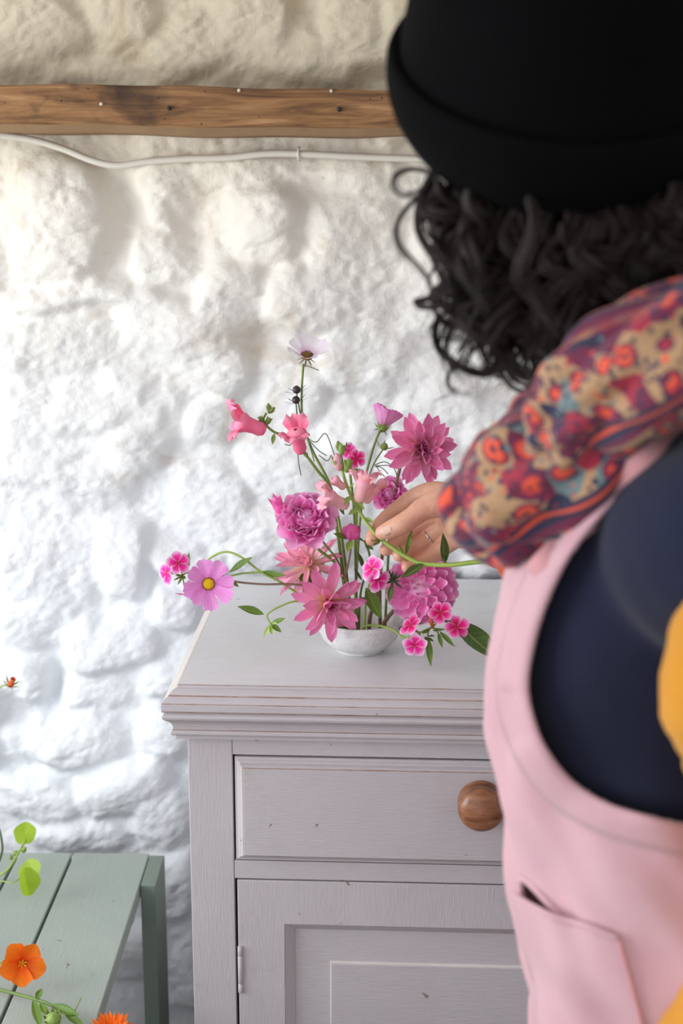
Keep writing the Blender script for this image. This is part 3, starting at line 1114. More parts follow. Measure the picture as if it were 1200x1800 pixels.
def dahlia(t, pos, facing, S, mats, roll=0.0, seed=1, rings=None, core='dahlia_core'):
    rng = random.Random(seed)
    hd = head_of(t, pos, facing, blob_mesh('flower_head', .0065 * S, .0065 * S, core), roll)
    rings = rings or [(8, -10, .0425, .0195), (9, 4, .0430, .0195), (8, 18, .0405, .0190), (8, 32, .0350, .0175), (7, 46, .0280, .015), (7, 60, .0210, .012), (6, 74, .0150, .0095), (5, 84, .0115, .007)]
    for k, (n, e, L, W) in enumerate(rings):
        ms = [petal_mesh('petal', L * S, W * S * rng.uniform(.92, 1.08), mats if k < len(rings) - 2 else core if k == len(rings) - 1 else mats, 'oval', .50 + .12 * k, R_(rng.uniform(4, 22)), R_(rng.uniform(-14, 10)), .03, 7, 4, seed * 31 + k * 7 + q) for q in range(2)]
        for i in range(n):
            ph = 2 * math.pi * (i + .5 * (k % 2)) / n + rng.uniform(-.10, .10)
            put(ms[i % 2], hd, ph, R_(e + rng.uniform(-7, 7)), .003 * S, -.002 * S + .0006 * k, rng.uniform(.92, 1.06), rng.uniform(-.25, .25))
    sepal_star(hd, 6, .016 * S, .008 * S, R_(-35), 'calyx', .003, -.006)
    return hd


def ball_dahlia(t, pos, facing, Rr):
    hd = head_of(t, pos, facing, blob_mesh('flower_head', Rr * .64, Rr * .64, 'ball', 24, 16))
    rng = random.Random(9)
    N = 118
    ms = []
    for q in range(5):
        L = Rr * (.24, .40, .54, .60, .60)[q]
        ms.append(petal_mesh('petal', L, L * (.80, .88, .90, .92, .95)[q], 'ball', 'round', (1.3, 1.0, .75, .6, .5)[q], R_((30, 34, 36, 34, 30)[q]), R_(16), .02, 5, 4, q))
    for i in range(N):
        u = (i + .5) / N
        th = math.acos(1 - u * (1 - math.cos(R_(132))))
        ph = i * 2.399963
        q = min(4, int(th / R_(22)))
        rad = Rr * .58
        put(ms[q], hd, ph, math.pi / 2 - th - R_(40) * min(1, th / .6), rad * math.sin(th), rad * math.cos(th), rng.uniform(.95, 1.06), rng.uniform(-.08, .08))
    return hd


def rose(t, pos, facing, Rr, outer='rose_outer', inner='rose', N=64, seed=2, roll=0, flat=1.0):
    hd = head_of(t, pos, facing, blob_mesh('flower_head', Rr * .42, Rr * .36, inner), roll)
    rng = random.Random(seed)
    big = [petal_mesh('petal', Rr * 1.0, Rr * .98, outer, 'round', .40, R_(28), R_(-46), .055, 7, 6, seed * 9 + q) for q in range(4)]
    mid = [petal_mesh('petal', Rr * .80, Rr * .66, inner, 'round', .42, R_(26), R_(-22), .10, 7, 5, seed * 7 + q) for q in range(4)]
    sm = [petal_mesh('petal', Rr * .56, Rr * .46, inner, 'round', .75, R_(22), R_(20), .16, 6, 4, seed * 5 + q) for q in range(5)]
    for i in range(8):
        put(big[i % 4], hd, i * 2.399963, R_(4 + 2.2 * i) * flat, Rr * .10, -Rr * .30, rng.uniform(.94, 1.05), rng.uniform(-.1, .1))
    n2 = int(N * .40)
    for i in range(n2):
        u = i / n2
        put(mid[i % 4], hd, i * 2.399963 + .4, R_(24 + 34 * u), Rr * (.20 + .10 * (1 - u)), -Rr * .26 + Rr * .12 * u, rng.uniform(.9, 1.08), rng.uniform(-.3, .3))
    n3 = N - n2
    for i in range(n3):
        u = (i + .5) / n3
        r = Rr * .56 * math.sqrt(u)
        put(sm[i % 5], hd, i * 2.399963 + rng.uniform(-.3, .3), R_(88 - 30 * u + rng.uniform(-12, 12)), r, -Rr * .06 - Rr * .10 * u, rng.uniform(.82, 1.1), rng.uniform(-.7, .7))
    sepal_star(hd, 5, Rr * .5, Rr * .2, R_(-40), 'calyx', Rr * .08, -Rr * .3)
    return hd


def cosmos(t, pos, facing, Rr, mat, disc, e=14, n=8, seed=1, roll=0.0, wfac=.74, discr=.24, sepals=True):
    rng = random.Random(seed)
    hd = head_of(t, pos, facing, blob_mesh('flower_head', Rr * discr, Rr * .13, disc, 18, 8), roll)
    ms = [petal_mesh('petal', Rr, Rr * wfac * rng.uniform(.94, 1.05), mat, 'wedge', .16, R_(rng.uniform(-6, 10)), R_(rng.uniform(-20, 10)), .07, 7, 6, seed * 3 + q, 3) for q in range(3)]
    for i in range(n):
        put(ms[i % 3], hd, 2 * math.pi * i / n + rng.uniform(-.08, .08), R_(e + rng.uniform(-7, 7)), Rr * .10, -.0008 + .0004 * (i % 2), rng.uniform(.9, 1.06), rng.uniform(-.30, .30))
    if sepals:
        an = blob_mesh('anther', .0007, .0012, 'anther', 6, 4)
        k = 22
        mb = MB()
        for ring, (rr, hh, cnt) in enumerate([(.93, .05, 22)]):
            for i in range(cnt):
                a = 2 * math.pi * (i + .5 * ring) / cnt
                c = Vector((math.cos(a) * Rr * discr * rr, math.sin(a) * Rr * discr * rr, Rr * (hh + .03)))
                mb.lathe([(.0001, -.0012), (.0007, -.0004), (.0007, .0006), (.0001, .0012)], 5, Matrix.Translation(c))
        o = link('anthers', make_mesh('anthers', mb.v, mb.f, 'anther', None, True), hd)
        o['kind'] = 'stuff'
    sepal_star(hd, 8, Rr * .42, Rr * .07, R_(-20), 'stem_dark', Rr * .05, -.003, 'leaf', -.3)
    return hd


def phlox_bloom(t, pos, facing, Rr, mat='phlox', roll=0.0, seed=0, tube=.016):
    rng = random.Random(seed)
    mb = MB()
    mb.lathe([(.0004, .0004), (.0016, .0002), (.0022, -.0012), (.0014, -.004), (.0011, -tube), (.0004, -tube - .001)], 8)
    hd = head_of(t, pos, facing, make_mesh('bloom', mb.v, mb.f, 'phlox_deep', None, True, mb.uv), roll, 'bloom')
    ms = [petal_mesh('petal', Rr, Rr * .98, mat, 'round', .05, R_(-10), R_(-8), .03, 6, 5, seed * 4 + q) for q in range(2)]
    for i in range(5):
        put(ms[i % 2], hd, 2 * math.pi * i / 5 + rng.uniform(-.06, .06), R_(10 + rng.uniform(-8, 8)), .0006, .0002 * i, rng.uniform(.94, 1.06), rng.uniform(-.14, .14))
    return hd


def bud_of(t, pos, facing, rx, rz, mat, name='bud', pinch=.3, sep=0, sepmat='calyx', sepL=1.5, sepE=60, sepW=.5):
    hd = head_of(t, pos, facing, blob_mesh(name, rx, rz, mat, 12, 8, 1.0, pinch), 0, name)
    if sep:
        me = petal_mesh('sepal', rz * sepL, rx * sepW, sepmat, 'leaf', .3, R_(10), 0, 0, 4, 2)
        for i in range(sep):
            put(me, hd, 2 * math.pi * i / sep, R_(sepE), rx * .5, -rz * .8, 1, 0, 'sepal')
    return hd


def snap_floret(t, pos, facing, L, mat, roll=0.0, seed=0, open_=1.0):
    """tubular floret: pos is the calyx, facing points along the tube to the mouth; +Y is the upper lip"""
    mb = MB()
    mb.lathe([(.0006, 0), (L * .13, L * .03), (L * .18, L * .14), (L * .17, L * .30), (L * .19, L * .46), (L * .24, L * .56), (L * .25, L * .66), (L * .18, L * .74), (L * .05, L * .76)], 14)
    hd = head_of(t, pos, facing, make_mesh('floret', mb.v, mb.f, mat, None, True, mb.uv), roll, 'floret')
    rng = random.Random(seed)
    up = petal_mesh('petal', L * .66, L * .60, mat, 'round', -.20, R_(14), R_(-95), .26, 8, 7, seed)
    lo = petal_mesh('petal', L * .50, L * .46, mat, 'round', -.25, R_(-10), R_(-120), .28, 8, 7, seed + 5)
    if open_ > 0:
        for a in (-34, 34):      # upper lip, two lobes thrown back
            put(up, hd, R_(a), R_(82 - 10 * open_), L * .10, L * .50, rng.uniform(.95, 1.08), rng.uniform(-.1, .1))
        for a in (130, 180, 230):  # lower lip, three lobes
            put(lo, hd, R_(a), R_(74 - 14 * open_), L * .13, L * .50, rng.uniform(.9, 1.1), rng.uniform(-.1, .1))
    cal = petal_mesh('sepal', L * .22, L * .14, 'calyx', 'leaf', .6, R_(18), 0, 0, 4, 2)
    for i in range(5):
        put(cal, hd, 2 * math.pi * i / 5, R_(52), L * .05, -L * .01, 1, 0, 'sepal')
    return hd


def foot(px, py=1120, y=BY):
    return at(px, py, y)


def plant(name, px, label, cat, group=None):
    return thing(name, foot(px), label, cat, group or 'cut flowers and foliage arranged in the bowl')


# ================================================================== the arrangement in the bowl
# white cosmos standing tallest
t = plant('cosmos', 620, 'white cosmos flower on a tall stem with two dark round buds', 'flower')
stem_of(t, [(620, 1120, .130), (612, 1040, .135), (601, 950, .142), (582, 859, .150), (548, 790, .155), (532, 740, .156), (530, 690, .156), (533, 640, .154)], .0021, 'stem', r2=.0013)
cosmos(t, at(539, 626, .150), (.12, -.50, .85), .0285, 'cosmos_white', 'disc_olive', 34, 8, 3, .2, .66, .26)
for (x, y, sx, sy) in [(521, 685, 529, 742), (520, 703, 523, 745)]:
    stem_of(t, [(sx + 4, sy + 12, .155), (sx, sy - 8, .154), (x, y + 6, .150)], .0008, 'stem_dark')
    bud_of(t, at(x, y, .149), (-.2, -.2, .95), .0052, .0050, 'bud_dark', 'bud', .1, 8, 'stem_dark', 3.0, 14, .30)
stem_of(t, [(533, 642, .154), (545, 645, .150), (560, 651, .146)], .0006, 'stem_dark', 'thread_leaf')
for P in ([(541, 771, .155), (556, 777, .150), (572, 762, .148), (586, 795, .148), (592, 812, .148)], [(545, 776, .155), (560, 792, .15), (574, 801, .15)], [(543, 780, .154), (549, 800, .15), (552, 812, .15)], [(523, 790, .153), (525, 815, .15), (529, 836, .15)], [(524, 744, .155), (512, 780, .15), (500, 781, .15)], [(560, 800, .15), (575, 810, .15), (582, 800, .148)]):
    stem_of(t, P, .0006, 'stem_dark', 'thread_leaf')

# coral snapdragon leaning left
t = plant('snapdragon', 612, 'coral pink snapdragon with two open florets leaning over the bowl', 'flower')
stem_of(t, [(612, 1120, .122), (604, 1020, .118), (592, 930, .112), (578, 857, .106), (556, 825, .102), (536, 798, .100), (514, 770, .100), (497, 764, .100), (483, 760, .100), (470, 750, .100), (463, 738, .100), (468, 726, .100)], .0022, 'stem', r2=.0013)
snap_floret(t, at(467, 757, .098), (-.88, -.22, .34), .050, 'snap_coral', R_(-10), 1)
snap_floret(t, at(529, 796, .098), (-.16, -.42, .88), .045, 'snap_coral', R_(4), 8)
for (x, y, f, s) in [(477, 721, (.75, -.2, .6), 1), (471, 740, (.4, -.5, .6), 1.1), (459, 737, (-.4, -.5, .6), .9), (472, 716, (-.1, 0, 1), .9)]:
    bud_of(t, at(x, y, .097), f, .0032 * s, .0058 * s, 'stem', 'bud', .3, 4, 'stem', 1.6, 68, .9)
leaf_of(t, (482, 762, .098), (479, 781, .09), .006, 'stem', shape='leaf')
m = MB()
m.lathe([(.0004, -.003), (.0028, -.001), (.0030, .001), (.0004, .003)], 10, Matrix.Translation(at(537, 799, .097)))
m.build('stem_node', 'stem', t, t.location, smooth=True)

# lilac cosmos seen from behind
t = plant('cosmos', 624, 'pale lilac cosmos half closed and seen from behind', 'flower')
stem_of(t, [(624, 1120, .138), (626, 1020, .150), (632, 920, .160), (640, 850, .168), (650, 807, .172), (660, 775, .175), (669, 754, .176)], .0017, 'stem', r2=.0014)
cosmos(t, at(672, 750, .176), (.34, .18, .92), .0300, 'cosmos_back', 'disc_olive', 55, 10, 6, 0, .64, .14)
bud_of(t, at(672, 752, .175), (.22, .30, .92), .0066, .0058, 'calyx', 'calyx', .1, 8, 'stem', 2.4, 40, .5)
stem_of(t, [(648, 838, .170), (657, 815, .172), (666, 800, .172), (673, 790, .172)], .0010, 'stem')
bud_of(t, at(675, 785, .170), (.4, -.2, .8), .0050, .0050, 'calyx', 'bud', .1, 6, 'stem', 3.0, 20, .5)
for P in ([(657, 818, .17), (675, 812, .168), (690, 820, .165), (698, 836, .163)], [(658, 820, .17), (670, 822, .168), (682, 833, .166)], [(660, 819, .17), (676, 818, .168), (690, 818, .166)], [(662, 821, .17), (668, 830, .168), (676, 838, .166)]):
    stem_of(t, P, .0006, 'stem_dark', 'thread_leaf')

# open pink dahlia, upright
t = plant('dahlia', 668, 'open pink dahlia with pointed petals on an upright brown stem above the hand', 'flower')
stem_of(t, [(668, 1120, .140), (668, 1020, .150), (676, 940, .158), (686, 892, .162), (697, 845, .164), (709, 806, .166), (728, 795, .170)], .0022, 'stem_brown', r2=.0020)
dahlia(t, at(741, 790, .158), (.30, -.92, .10), 1.02, 'dahlia', .2, 4)

# small phlox above the rose
t = plant('phlox', 628, 'bright magenta phlox pair standing behind the peach snapdragon', 'flower')
stem_of(t, [(628, 1120, .125), (625, 1000, .126), (622, 900, .128), (617, 850, .130), (613, 818, .132)], .0016, 'stem')
phlox_bloom(t, at(626, 806, .118), (.25, -.95, .1), .0118, 'phlox_deep', .3, 3)
phlox_bloom(t, at(613, 793, .124), (-.35, -.8, .35), .0110, 'phlox', .1, 4)
bud_of(t, at(596, 785, .124), (-.25, -.1, .95), .0042, .0075, 'calyx', 'bud', .4, 4, 'stem', 1.4, 70, .6)
leaf_of(t, (616, 820, .128), (634, 833, .115), .007, 'leaf')
leaf_of(t, (612, 822, .128), (590, 826, .118), .006, 'leaf')
for (x, y) in [(604, 782), (618, 778), (609, 776)]:
    leaf_of(t, (608, 800, .128), (x, y, .126), .0035, 'stem')

# small full rose behind the hand
t = plant('rose', 676, 'small ruffled purple pink rose half hidden behind the fingers', 'flower')
stem_of(t, [(676, 1120, .145), (680, 1020, .160), (684, 940, .172), (684, 890, .176)], .0017, 'stem')
rose(t, at(684, 868, .168), (-.1, -.88, .40), .0225, 'rose', 'rose', 52, 5)
bud_of(t, at(681, 888, .176), (0, 0, 1), .006, .006, 'calyx', 'calyx')

# the large rose with its buds
t = plant('rose', 606, 'large full pink rose with a closed bud at its side', 'flower')
stem_of(t, [(606, 1120, .120), (606, 1050, .112), (601, 1010, .104), (588, 988, .098), (562, 968, .092), (541, 945, .088)], .0020, 'stem')
stem_of(t, [(603, 1014, .106), (592, 984, .100), (575, 962, .096), (562, 945, .094)], .0014, 'stem')
rose(t, at(537, 915, .074), (-.06, -.78, .62), .0370, 'rose_outer', 'rose', 84, 2, .3)
bud_of(t, at(489, 889, .086), (-.35, -.2, .9), .0072, .0125, 'rosebud', 'bud', .35, 5, 'rosebud', 2.0, 74, 1.2)
stem_of(t, [(541, 945, .088), (512, 930, .090), (493, 900, .088)], .0012, 'stem')
hb = bud_of(t, at(618, 935, .080), (.15, -.3, .94), .0100, .0098, 'rosebud', 'bud', .05, 0)
me = petal_mesh('petal', .017, .016, 'rosebud', 'round', 1.0, R_(70), R_(30), .04, 6, 5, 3)
for i in range(5):
    put(me, hb, 2 * math.pi * i / 5, R_(42), .0075, -.0085, 1, .2)
stem_of(t, [(603, 1030, .104), (612, 990, .092), (617, 960, .084), (618, 944, .081)], .0012, 'stem_brown')
leaf_of(t, (614, 946, .080), (586, 938, .070), .010, 'leaf', .3, .4)
leaf_of(t, (618, 948, .080), (610, 970, .070), .010, 'calyx', .3, .4)

# salmon dahlia behind, leaning left
t = plant('dahlia', 602, 'salmon pink spiky dahlia leaning left below the large rose', 'flower')
stem_of(t, [(602, 1120, .120), (590, 1060, .122), (572, 1030, .122), (552, 1014, .122), (541, 1006, .122)], .0022, 'stem')
dahlia(t, at(541, 992, .115), (-.42, -.52, .66), 1.0, 'dahlia_light', .0, 7, [(9, -24, .0440, .0135), (10, -6, .0460, .0135), (10, 12, .0440, .0130), (9, 30, .0380, .0125), (8, 48, .0290, .011), (6, 68, .0190, .008), (5, 82, .010, .006)], 'dahlia_light')
leaf_of(t, (548, 1012, .112), (566, 1034, .095), .014, 'leaf_dark', .3, .5)
leaf_of(t, (542, 1012, .112), (545, 1052, .085), .014, 'leaf', .3, .5)
leaf_of(t, (536, 1006, .108), (528, 1022, .09), .009, 'leaf_dark', .3, .5)

# front dahlia tipping over the rim
t = plant('dahlia', 612, 'pink dahlia with yellow petal bases drooping over the rim of the bowl', 'flower')
stem_of(t, [(612, 1120, .118), (606, 1085, .102), (594, 1068, .088), (580, 1060, .078)], .0022, 'stem_dark')
dahlia(t, at(577, 1060, .064), (.36, -.90, -.16), 1.08, 'dahlia', .5, 12, [(8, -12, .0430, .0190), (8, 6, .0420, .0190), (7, 24, .0370, .0180), (6, 42, .0290, .0155), (5, 60, .0210, .012), (5, 74, .0150, .0095), (5, 84, .0115, .007)])

# trailing phlox at the far left
t = plant('phlox', 600, 'trailing phlox with pink and white blooms arching out over the cabinet edge', 'flower')
stem_of(t, [(604, 1120, .115), (585, 1085, .105), (539, 1055, .095), (494, 1024, .090), (458, 1005, .090), (428, 982, .092), (399, 970, .094), (372, 979, .096), (350, 1000, .098), (330, 1008, .100)], .0017, 'stem_light', r2=.0012)
stem_of(t, [(458, 1006, .090), (425, 1008, .094), (393, 1013, .098), (360, 1000, .104), (336, 1004, .104), (318, 1012, .102)], .0013, 'stem_light', r2=.0010)
leaf_of(t, (403, 1006, .094), (443, 980, .080), .013, 'leaf', .5, .3)
leaf_of(t, (390, 1012, .096), (419, 1031, .084), .010, 'leaf', .4, .3)
leaf_of(t, (378, 1008, .098), (397, 999, .092), .006, 'leaf')
leaf_of(t, (461, 1004, .088), (502, 1011, .070), .011, 'leaf', .5, .9)
leaf_of(t, (329, 1004, .100), (332, 972, .098), .006, 'leaf')
phlox_bloom(t, at(313, 990, .094), (.20, -.90, .35), .0150, 'phlox', .2, 21)
phlox_bloom(t, at(293, 1008, .096), (-.62, -.76, -.05), .0150, 'phlox', .7, 22)
phlox_bloom(t, at(326, 1044, .098), (-.2, -.35, -.88), .0140, 'phlox', .4, 23)
for (x, y, l) in [(305, 1020, 8), (308, 1012, 10), (316, 1022, 10), (322, 1014, 12), (312, 1028, 9), (326, 1018, 10), (318, 1004, 10)]:
    leaf_of(t, (322, 1012, .102), (x, y, .096), .0036, 'calyx')
for (x, y) in [(313, 992), (296, 1008), (325, 1042)]:
    stem_of(t, [(321, 1012, .102), ((x + 321) / 2, (y + 1012) / 2 - 1, .100), (x, y, .099)], .0009, 'calyx', 'bloom_stalk')

# lilac cosmos hanging at the left
t = plant('cosmos', 606, 'lilac cosmos with a yellow centre facing forward beyond the cabinet edge', 'flower')
stem_of(t, [(606, 1120, .118), (588, 1068, .105), (551, 1035, .092), (513, 1027, .086), (466, 1027, .082), (425, 1024, .082), (387, 1018, .084), (368, 1022, .086)], .0015, 'stem_brown', r2=.0011)
cosmos(t, at(366, 1026, .076), (.22, -.96, .14), .0315, 'cosmos_lilac', 'disc_yellow', 18, 8, 11, .1, .74, .25)

# leafy sprig low at the left
t = plant('phlox_sprig', 596, 'short leafy green sprig without flowers trailing low over the cabinet top', 'sprig')
stem_of(t, [(598, 1118, .112), (572, 1072, .096), (526, 1057, .080), (494, 1065, .070), (470, 1080, .064), (474, 1094, .062), (480, 1104, .060)], .0013, 'stem_light', r2=.0010)
leaf_of(t, (464, 1080, .064), (418, 1066, .060), .013, 'leaf', .5, .4)
for (x, y, w) in [(501, 1087, .009), (494, 1111, .008), (463, 1120, .006), (478, 1116, .006), (487, 1096, .005)]:
    leaf_of(t, (476, 1097, .062), (x, y, .056), w, 'leaf' if w > .007 else 'stem_light', .4, .3)

# phlox pair with white rims in the middle
t = plant('phlox', 640, 'phlox pair with white rimmed petals between the stems and the ball dahlia', 'flower')
stem_of(t, [(640, 1120, .115), (642, 1070, .096), (648, 1030, .084), (655, 1008, .078)], .0013, 'stem_light')
phlox_bloom(t, at(654, 999, .066), (-.62, -.70, .35), .0165, 'phlox', .4, 31)
phlox_bloom(t, at(663, 1019, .062), (.42, -.90, .05), .0150, 'phlox', .1, 32)
stem_of(t, [(650, 1025, .084), (672, 1018, .078), (690, 1020, .072)], .0010, 'stem')
for (x, y) in [(682, 1000), (690, 1003), (699, 1005), (708, 1008), (704, 1022), (708, 1034), (688, 1034), (678, 1026), (694, 1012), (674, 1012)]:
    leaf_of(t, (690, 1021, .072), (x, y, .066), .0038, 'stem_dark')
leaf_of(t, (690, 1026, .072), (683, 1058, .062), .008, 'leaf_dark')
leaf_of(t, (643, 1033, .085), (668, 1086, .066), .019, 'leaf', .4, .4)

# ball dahlia
t = plant('ball_dahlia', 672, 'round pink ball dahlia of tightly rolled petals at the right of the bowl', 'flower')
stem_of(t, [(664, 1112, .115), (684, 1082, .115), (705, 1062, .112), (726, 1046, .108)], .0026, 'stem_brown')
ball_dahlia(t, at(741, 1034, .100), (-.20, -.90, .36), .0395)
t = plant('bare_stem', 648, 'short dark bare flower stem standing in the bowl', 'stem')
stem_of(t, [(648, 1116, .130), (650, 1086, .132), (655, 1068, .134), (664, 1040, .140), (670, 1010, .150)], .0024, 'stem_brown')

# phlox spray at the right
t = plant('phlox', 636, 'deep magenta phlox spray bending over the right rim of the bowl', 'flower')
stem_of(t, [(636, 1124, .108), (640, 1102, .098), (667, 1100, .084), (692, 1108, .072), (712, 1121, .064), (738, 1112, .060), (756, 1104, .060)], .0016, 'stem_light', r2=.0012)
phlox_bloom(t, at(774, 1077, .056), (-.05, -.82, .58), .0150, 'phlox_deep', .5, 41)
phlox_bloom(t, at(803, 1102, .052), (.10, -.97, .05), .0150, 'phlox_deep', .2, 42)
phlox_bloom(t, at(729, 1133, .046), (.0, -.98, -.1), .0155, 'phlox', .0, 43)
phlox_bloom(t, at(722, 1099, .054), (-.55, -.45, .72), .0150, 'phlox_deep', .3, 44)
for P in ([(756, 1104, .060), (766, 1096, .058), (774, 1080, .058)], [(756, 1104, .060), (782, 1106, .058), (803, 1103, .056)], [(738, 1112, .060), (735, 1124, .054), (729, 1133, .050)], [(738, 1112, .060), (728, 1108, .058), (722, 1102, .057)], [(760, 1100, .060), (771, 1115, .056), (772, 1124, .054)]):
    stem_of(t, P, .0009, 'stem', 'bloom_stalk')
bud_of(t, at(758, 1094, .056), (-.2, -.4, .9), .0026, .0085, 'rust', 'bud', .5)
for (ax, ay, x, y, w) in [(772, 1110, 798, 1136, .007), (770, 1112, 777, 1138, .006), (752, 1120, 757, 1170, .009), (756, 1106, 742, 1114, .006), (750, 1120, 762, 1128, .004), (750, 1120, 740, 1130, .004), (752, 1118, 764, 1118, .004), (748, 1118, 748, 1134, .004), (760, 1108, 778, 1108, .005)]:
    leaf_of(t, (ax, ay, .056), (x, y, .046), w, 'leaf_dark' if w < .006 else 'leaf', .4, .2)
stem_of(t, [(756, 1104, .060), (752, 1112, .058), (752, 1124, .055)], .0010, 'stem', 'bloom_stalk')

# large dahlia leaf reaching out at the right
t = plant('dahlia_leaf', 676, 'large dark green toothed leaf reaching right from under the phlox spray', 'leaf')
stem_of(t, [(676, 1118, .120), (720, 1098, .100), (770, 1092, .082), (806, 1094, .070)], .0016, 'stem_dark')
leaf_of(t, (802, 1090, .072), (876, 1156, .030), .036, 'leaf_dark', .25, .5, up=(.2, -.5, .85), seed=5, ruffle=.10, nl=10, nw=6)
# a few leaves low among the stems
t = plant('foliage_sprig', 630, 'dark leafy sprig low among the flower stems in the bowl', 'sprig')
stem_of(t, [(630, 1120, .128), (634, 1040, .128), (650, 985, .126), (640, 950, .124)], .0014, 'stem')
for (ax, ay, x, y, w) in [(640, 1000, 628, 970, .008), (646, 985, 641, 1003, .007), (648, 980, 664, 1000, .008), (636, 1020, 622, 1000, .007), (634, 1050, 655, 1066, .010), (640, 952, 626, 944, .007), (642, 958, 656, 966, .007), (605, 905, 590, 880, .010), (612, 1030, 628, 1044, .008)]:
    leaf_of(t, (ax, ay, .124), (x, y, .112), w, 'leaf_dark', .4, .3)

# extra bare stems packed in the bowl
for (x0, x1, y1, mt, c, lab) in [(622, 628, 860, 'stem_light', .0018, 'straight light green flower stem rising from the middle of the bowl')]:
    t = plant('flower_stem', x0, lab, 'stem')
    stem_of(t, [(x0, 1120, .132), ((x0 + x1) / 2 + 1, 1000, .136), (x1 - 2, 920, .134), (x1, y1, .132)], c, mt)


# ================================================================== flowers lying on the bench and at the frame's edge
def nasturtium_bloom(t, pos, facing, Rr, roll=0):
    mb = MB()
    mb.lathe([(.0005, .002), (.003, .0015), (.0045, -.002), (.003, -.010), (.0014, -.022), (.0004, -.034)], 10)
    hd = head_of(t, pos, facing, make_mesh('flower_head', mb.v, mb.f, 'nasturtium', None, True, mb.uv), roll)
    ms = [petal_mesh('petal', Rr * 1.06, Rr * 1.12, 'nasturtium', 'round', .22, R_(-8), R_(-24), .06, 8, 6, 60 + q) for q in range(3)]
    for i in range(5):
        put(ms[i % 3], hd, 2 * math.pi * i / 5 + .2, R_(30), .002, -.001 + .0004 * i, (1, 1, .95, 1.02, .94)[i], .1)
    for i in range(6):
        mb = MB()
        a = i * 1.05
        mb.tube([Vector((0, 0, 0)), Vector((math.cos(a) * .003, math.sin(a) * .003, .006)), Vector((math.cos(a) * .005, math.sin(a) * .005, .010))], .0006, 5, res=3)
        link('stamen', make_mesh('stamen', mb.v, mb.f, 'disc_yellow', None, True), hd)
    return hd


ZB = .4455


def bench_pt(px, py, dz=0.004):
    return atz(px, py, ZB + dz)


pb = bench_pt(-70, 1560)
t = thing('nasturtium', pb, 'orange nasturtium with lime green round leaves lying over the green bench', 'flower')
fp = bench_pt(38, 1692, .040)
stem_of(t, [pb + Vector((0, 0, 0)), bench_pt(-40, 1640, .014), bench_pt(-6, 1690, .022), fp + Vector((0, .008, -.006))], .0014, 'stem')
nasturtium_bloom(t, fp, (.38, -.86, .30), .0275, .3)
l1 = bench_pt(44, 1464, .06)
l0 = bench_pt(10, 1532, .030)
stem_of(t, [pb, bench_pt(-25, 1548, .018), l0, bench_pt(31, 1502, .046), bench_pt(45, 1476, .058)], .0018, 'stem_light')
for (px, py, dz, Rr, fc, fold) in [(44, 1465, .062, .0165, (.1, -.75, .65), .1), (54, 1532, .040, .0180, (-.3, -.7, .6), .2), (46, 1550, .036, .0200, (.75, -.6, .2), .5)]:
    v, f, uv = [(0, 0, 0)], [], [(.5, .5)]
    for q in range(1, 6):
        for k in range(20):
            a = 2 * math.pi * k / 20
            r = Rr * q / 5 * (1 + .05 * math.sin(5 * a + px) * q / 5)
            x, y = r * math.cos(a), r * math.sin(a)
            v.append((x * (1 - .35 * fold), y, fold * .9 * abs(x) + .06 * Rr * math.sin(3 * a + px) * q / 5))
            uv.append((.5 + .5 * q / 5, k / 20))
    f += [(0, 1 + k, 1 + (k + 1) % 20) for k in range(20)]
    f += [(1 + (q - 1) * 20 + k, 1 + q * 20 + k, 1 + q * 20 + (k + 1) % 20, 1 + (q - 1) * 20 + (k + 1) % 20) for q in range(1, 5) for k in range(20)]
    P = bench_pt(px, py, dz)
    link('leaf', make_mesh('leaf', v, f, 'leaf_bright', None, True, uv), t, Matrix.Translation(-Vector(t.location)) @ frame(P, fc, 0))
stem_of(t, [bench_pt(-30, 1560, .016), bench_pt(0, 1549, .028), bench_pt(20, 1552, .034), bench_pt(36, 1544, .036)], .0009, 'stem_light')
bud_of(t, bench_pt(28, 1500, .046), (-.3, -.3, .9), .0040, .0048, 'calyx', 'bud', .2, 4, 'calyx', 1.8, 50, .8)
bud_of(t, bench_pt(42, 1494, .050), (.4, -.2, .8), .0036, .0052, 'calyx', 'bud', .2, 4, 'calyx', 1.6, 60, .8)
bud_of(t, bench_pt(19, 1507, .042), (-.2, -.2, .9), .0030, .0044, 'calyx', 'bud', .3)
stem_of(t, [pb + Vector((0, .01, .002)), bench_pt(-14, 1530, .02), bench_pt(3, 1500, .04), bench_pt(2, 1472, .055), bench_pt(-4, 1450, .06)], .0018, 'stem_dark')

pb = bench_pt(-60, 1726)
t = thing('calendula_bud', pb, 'green flower stem with narrow leaves and a plump bud lying on the bench', 'stem')
stem_of(t, [pb, bench_pt(0, 1740, .012), bench_pt(64, 1757, .014), bench_pt(92, 1768, .014), bench_pt(118, 1782, .012), bench_pt(142, 1798, .008)], .0024, 'stem', r2=.0014)
leaf_of(t, bench_pt(90, 1766, .016), bench_pt(138, 1784, .018), .013, 'leaf', .5, .3)
leaf_of(t, bench_pt(64, 1757, .016), bench_pt(74, 1738, .024), .010, 'leaf', .5, .5)
leaf_of(t, bench_pt(58, 1756, .014), bench_pt(72, 1806, .012), .012, 'leaf', .4, .3)
leaf_of(t, bench_pt(112, 1778, .014), bench_pt(150, 1806, .014), .010, 'leaf', .4, .3)
leaf_of(t, bench_pt(70, 1762, .014), bench_pt(86, 1786, .020), .009, 'leaf', .4, .4)
bud_of(t, bench_pt(93, 1792, .020), (.1, -.5, .8), .0098, .0086, 'calyx', 'bud', .2, 9, 'stem', 2.0, 62, .5)
stem_of(t, [bench_pt(124, 1786, .012), bench_pt(134, 1772, .02), bench_pt(142, 1754, .03)], .0006, 'stem')

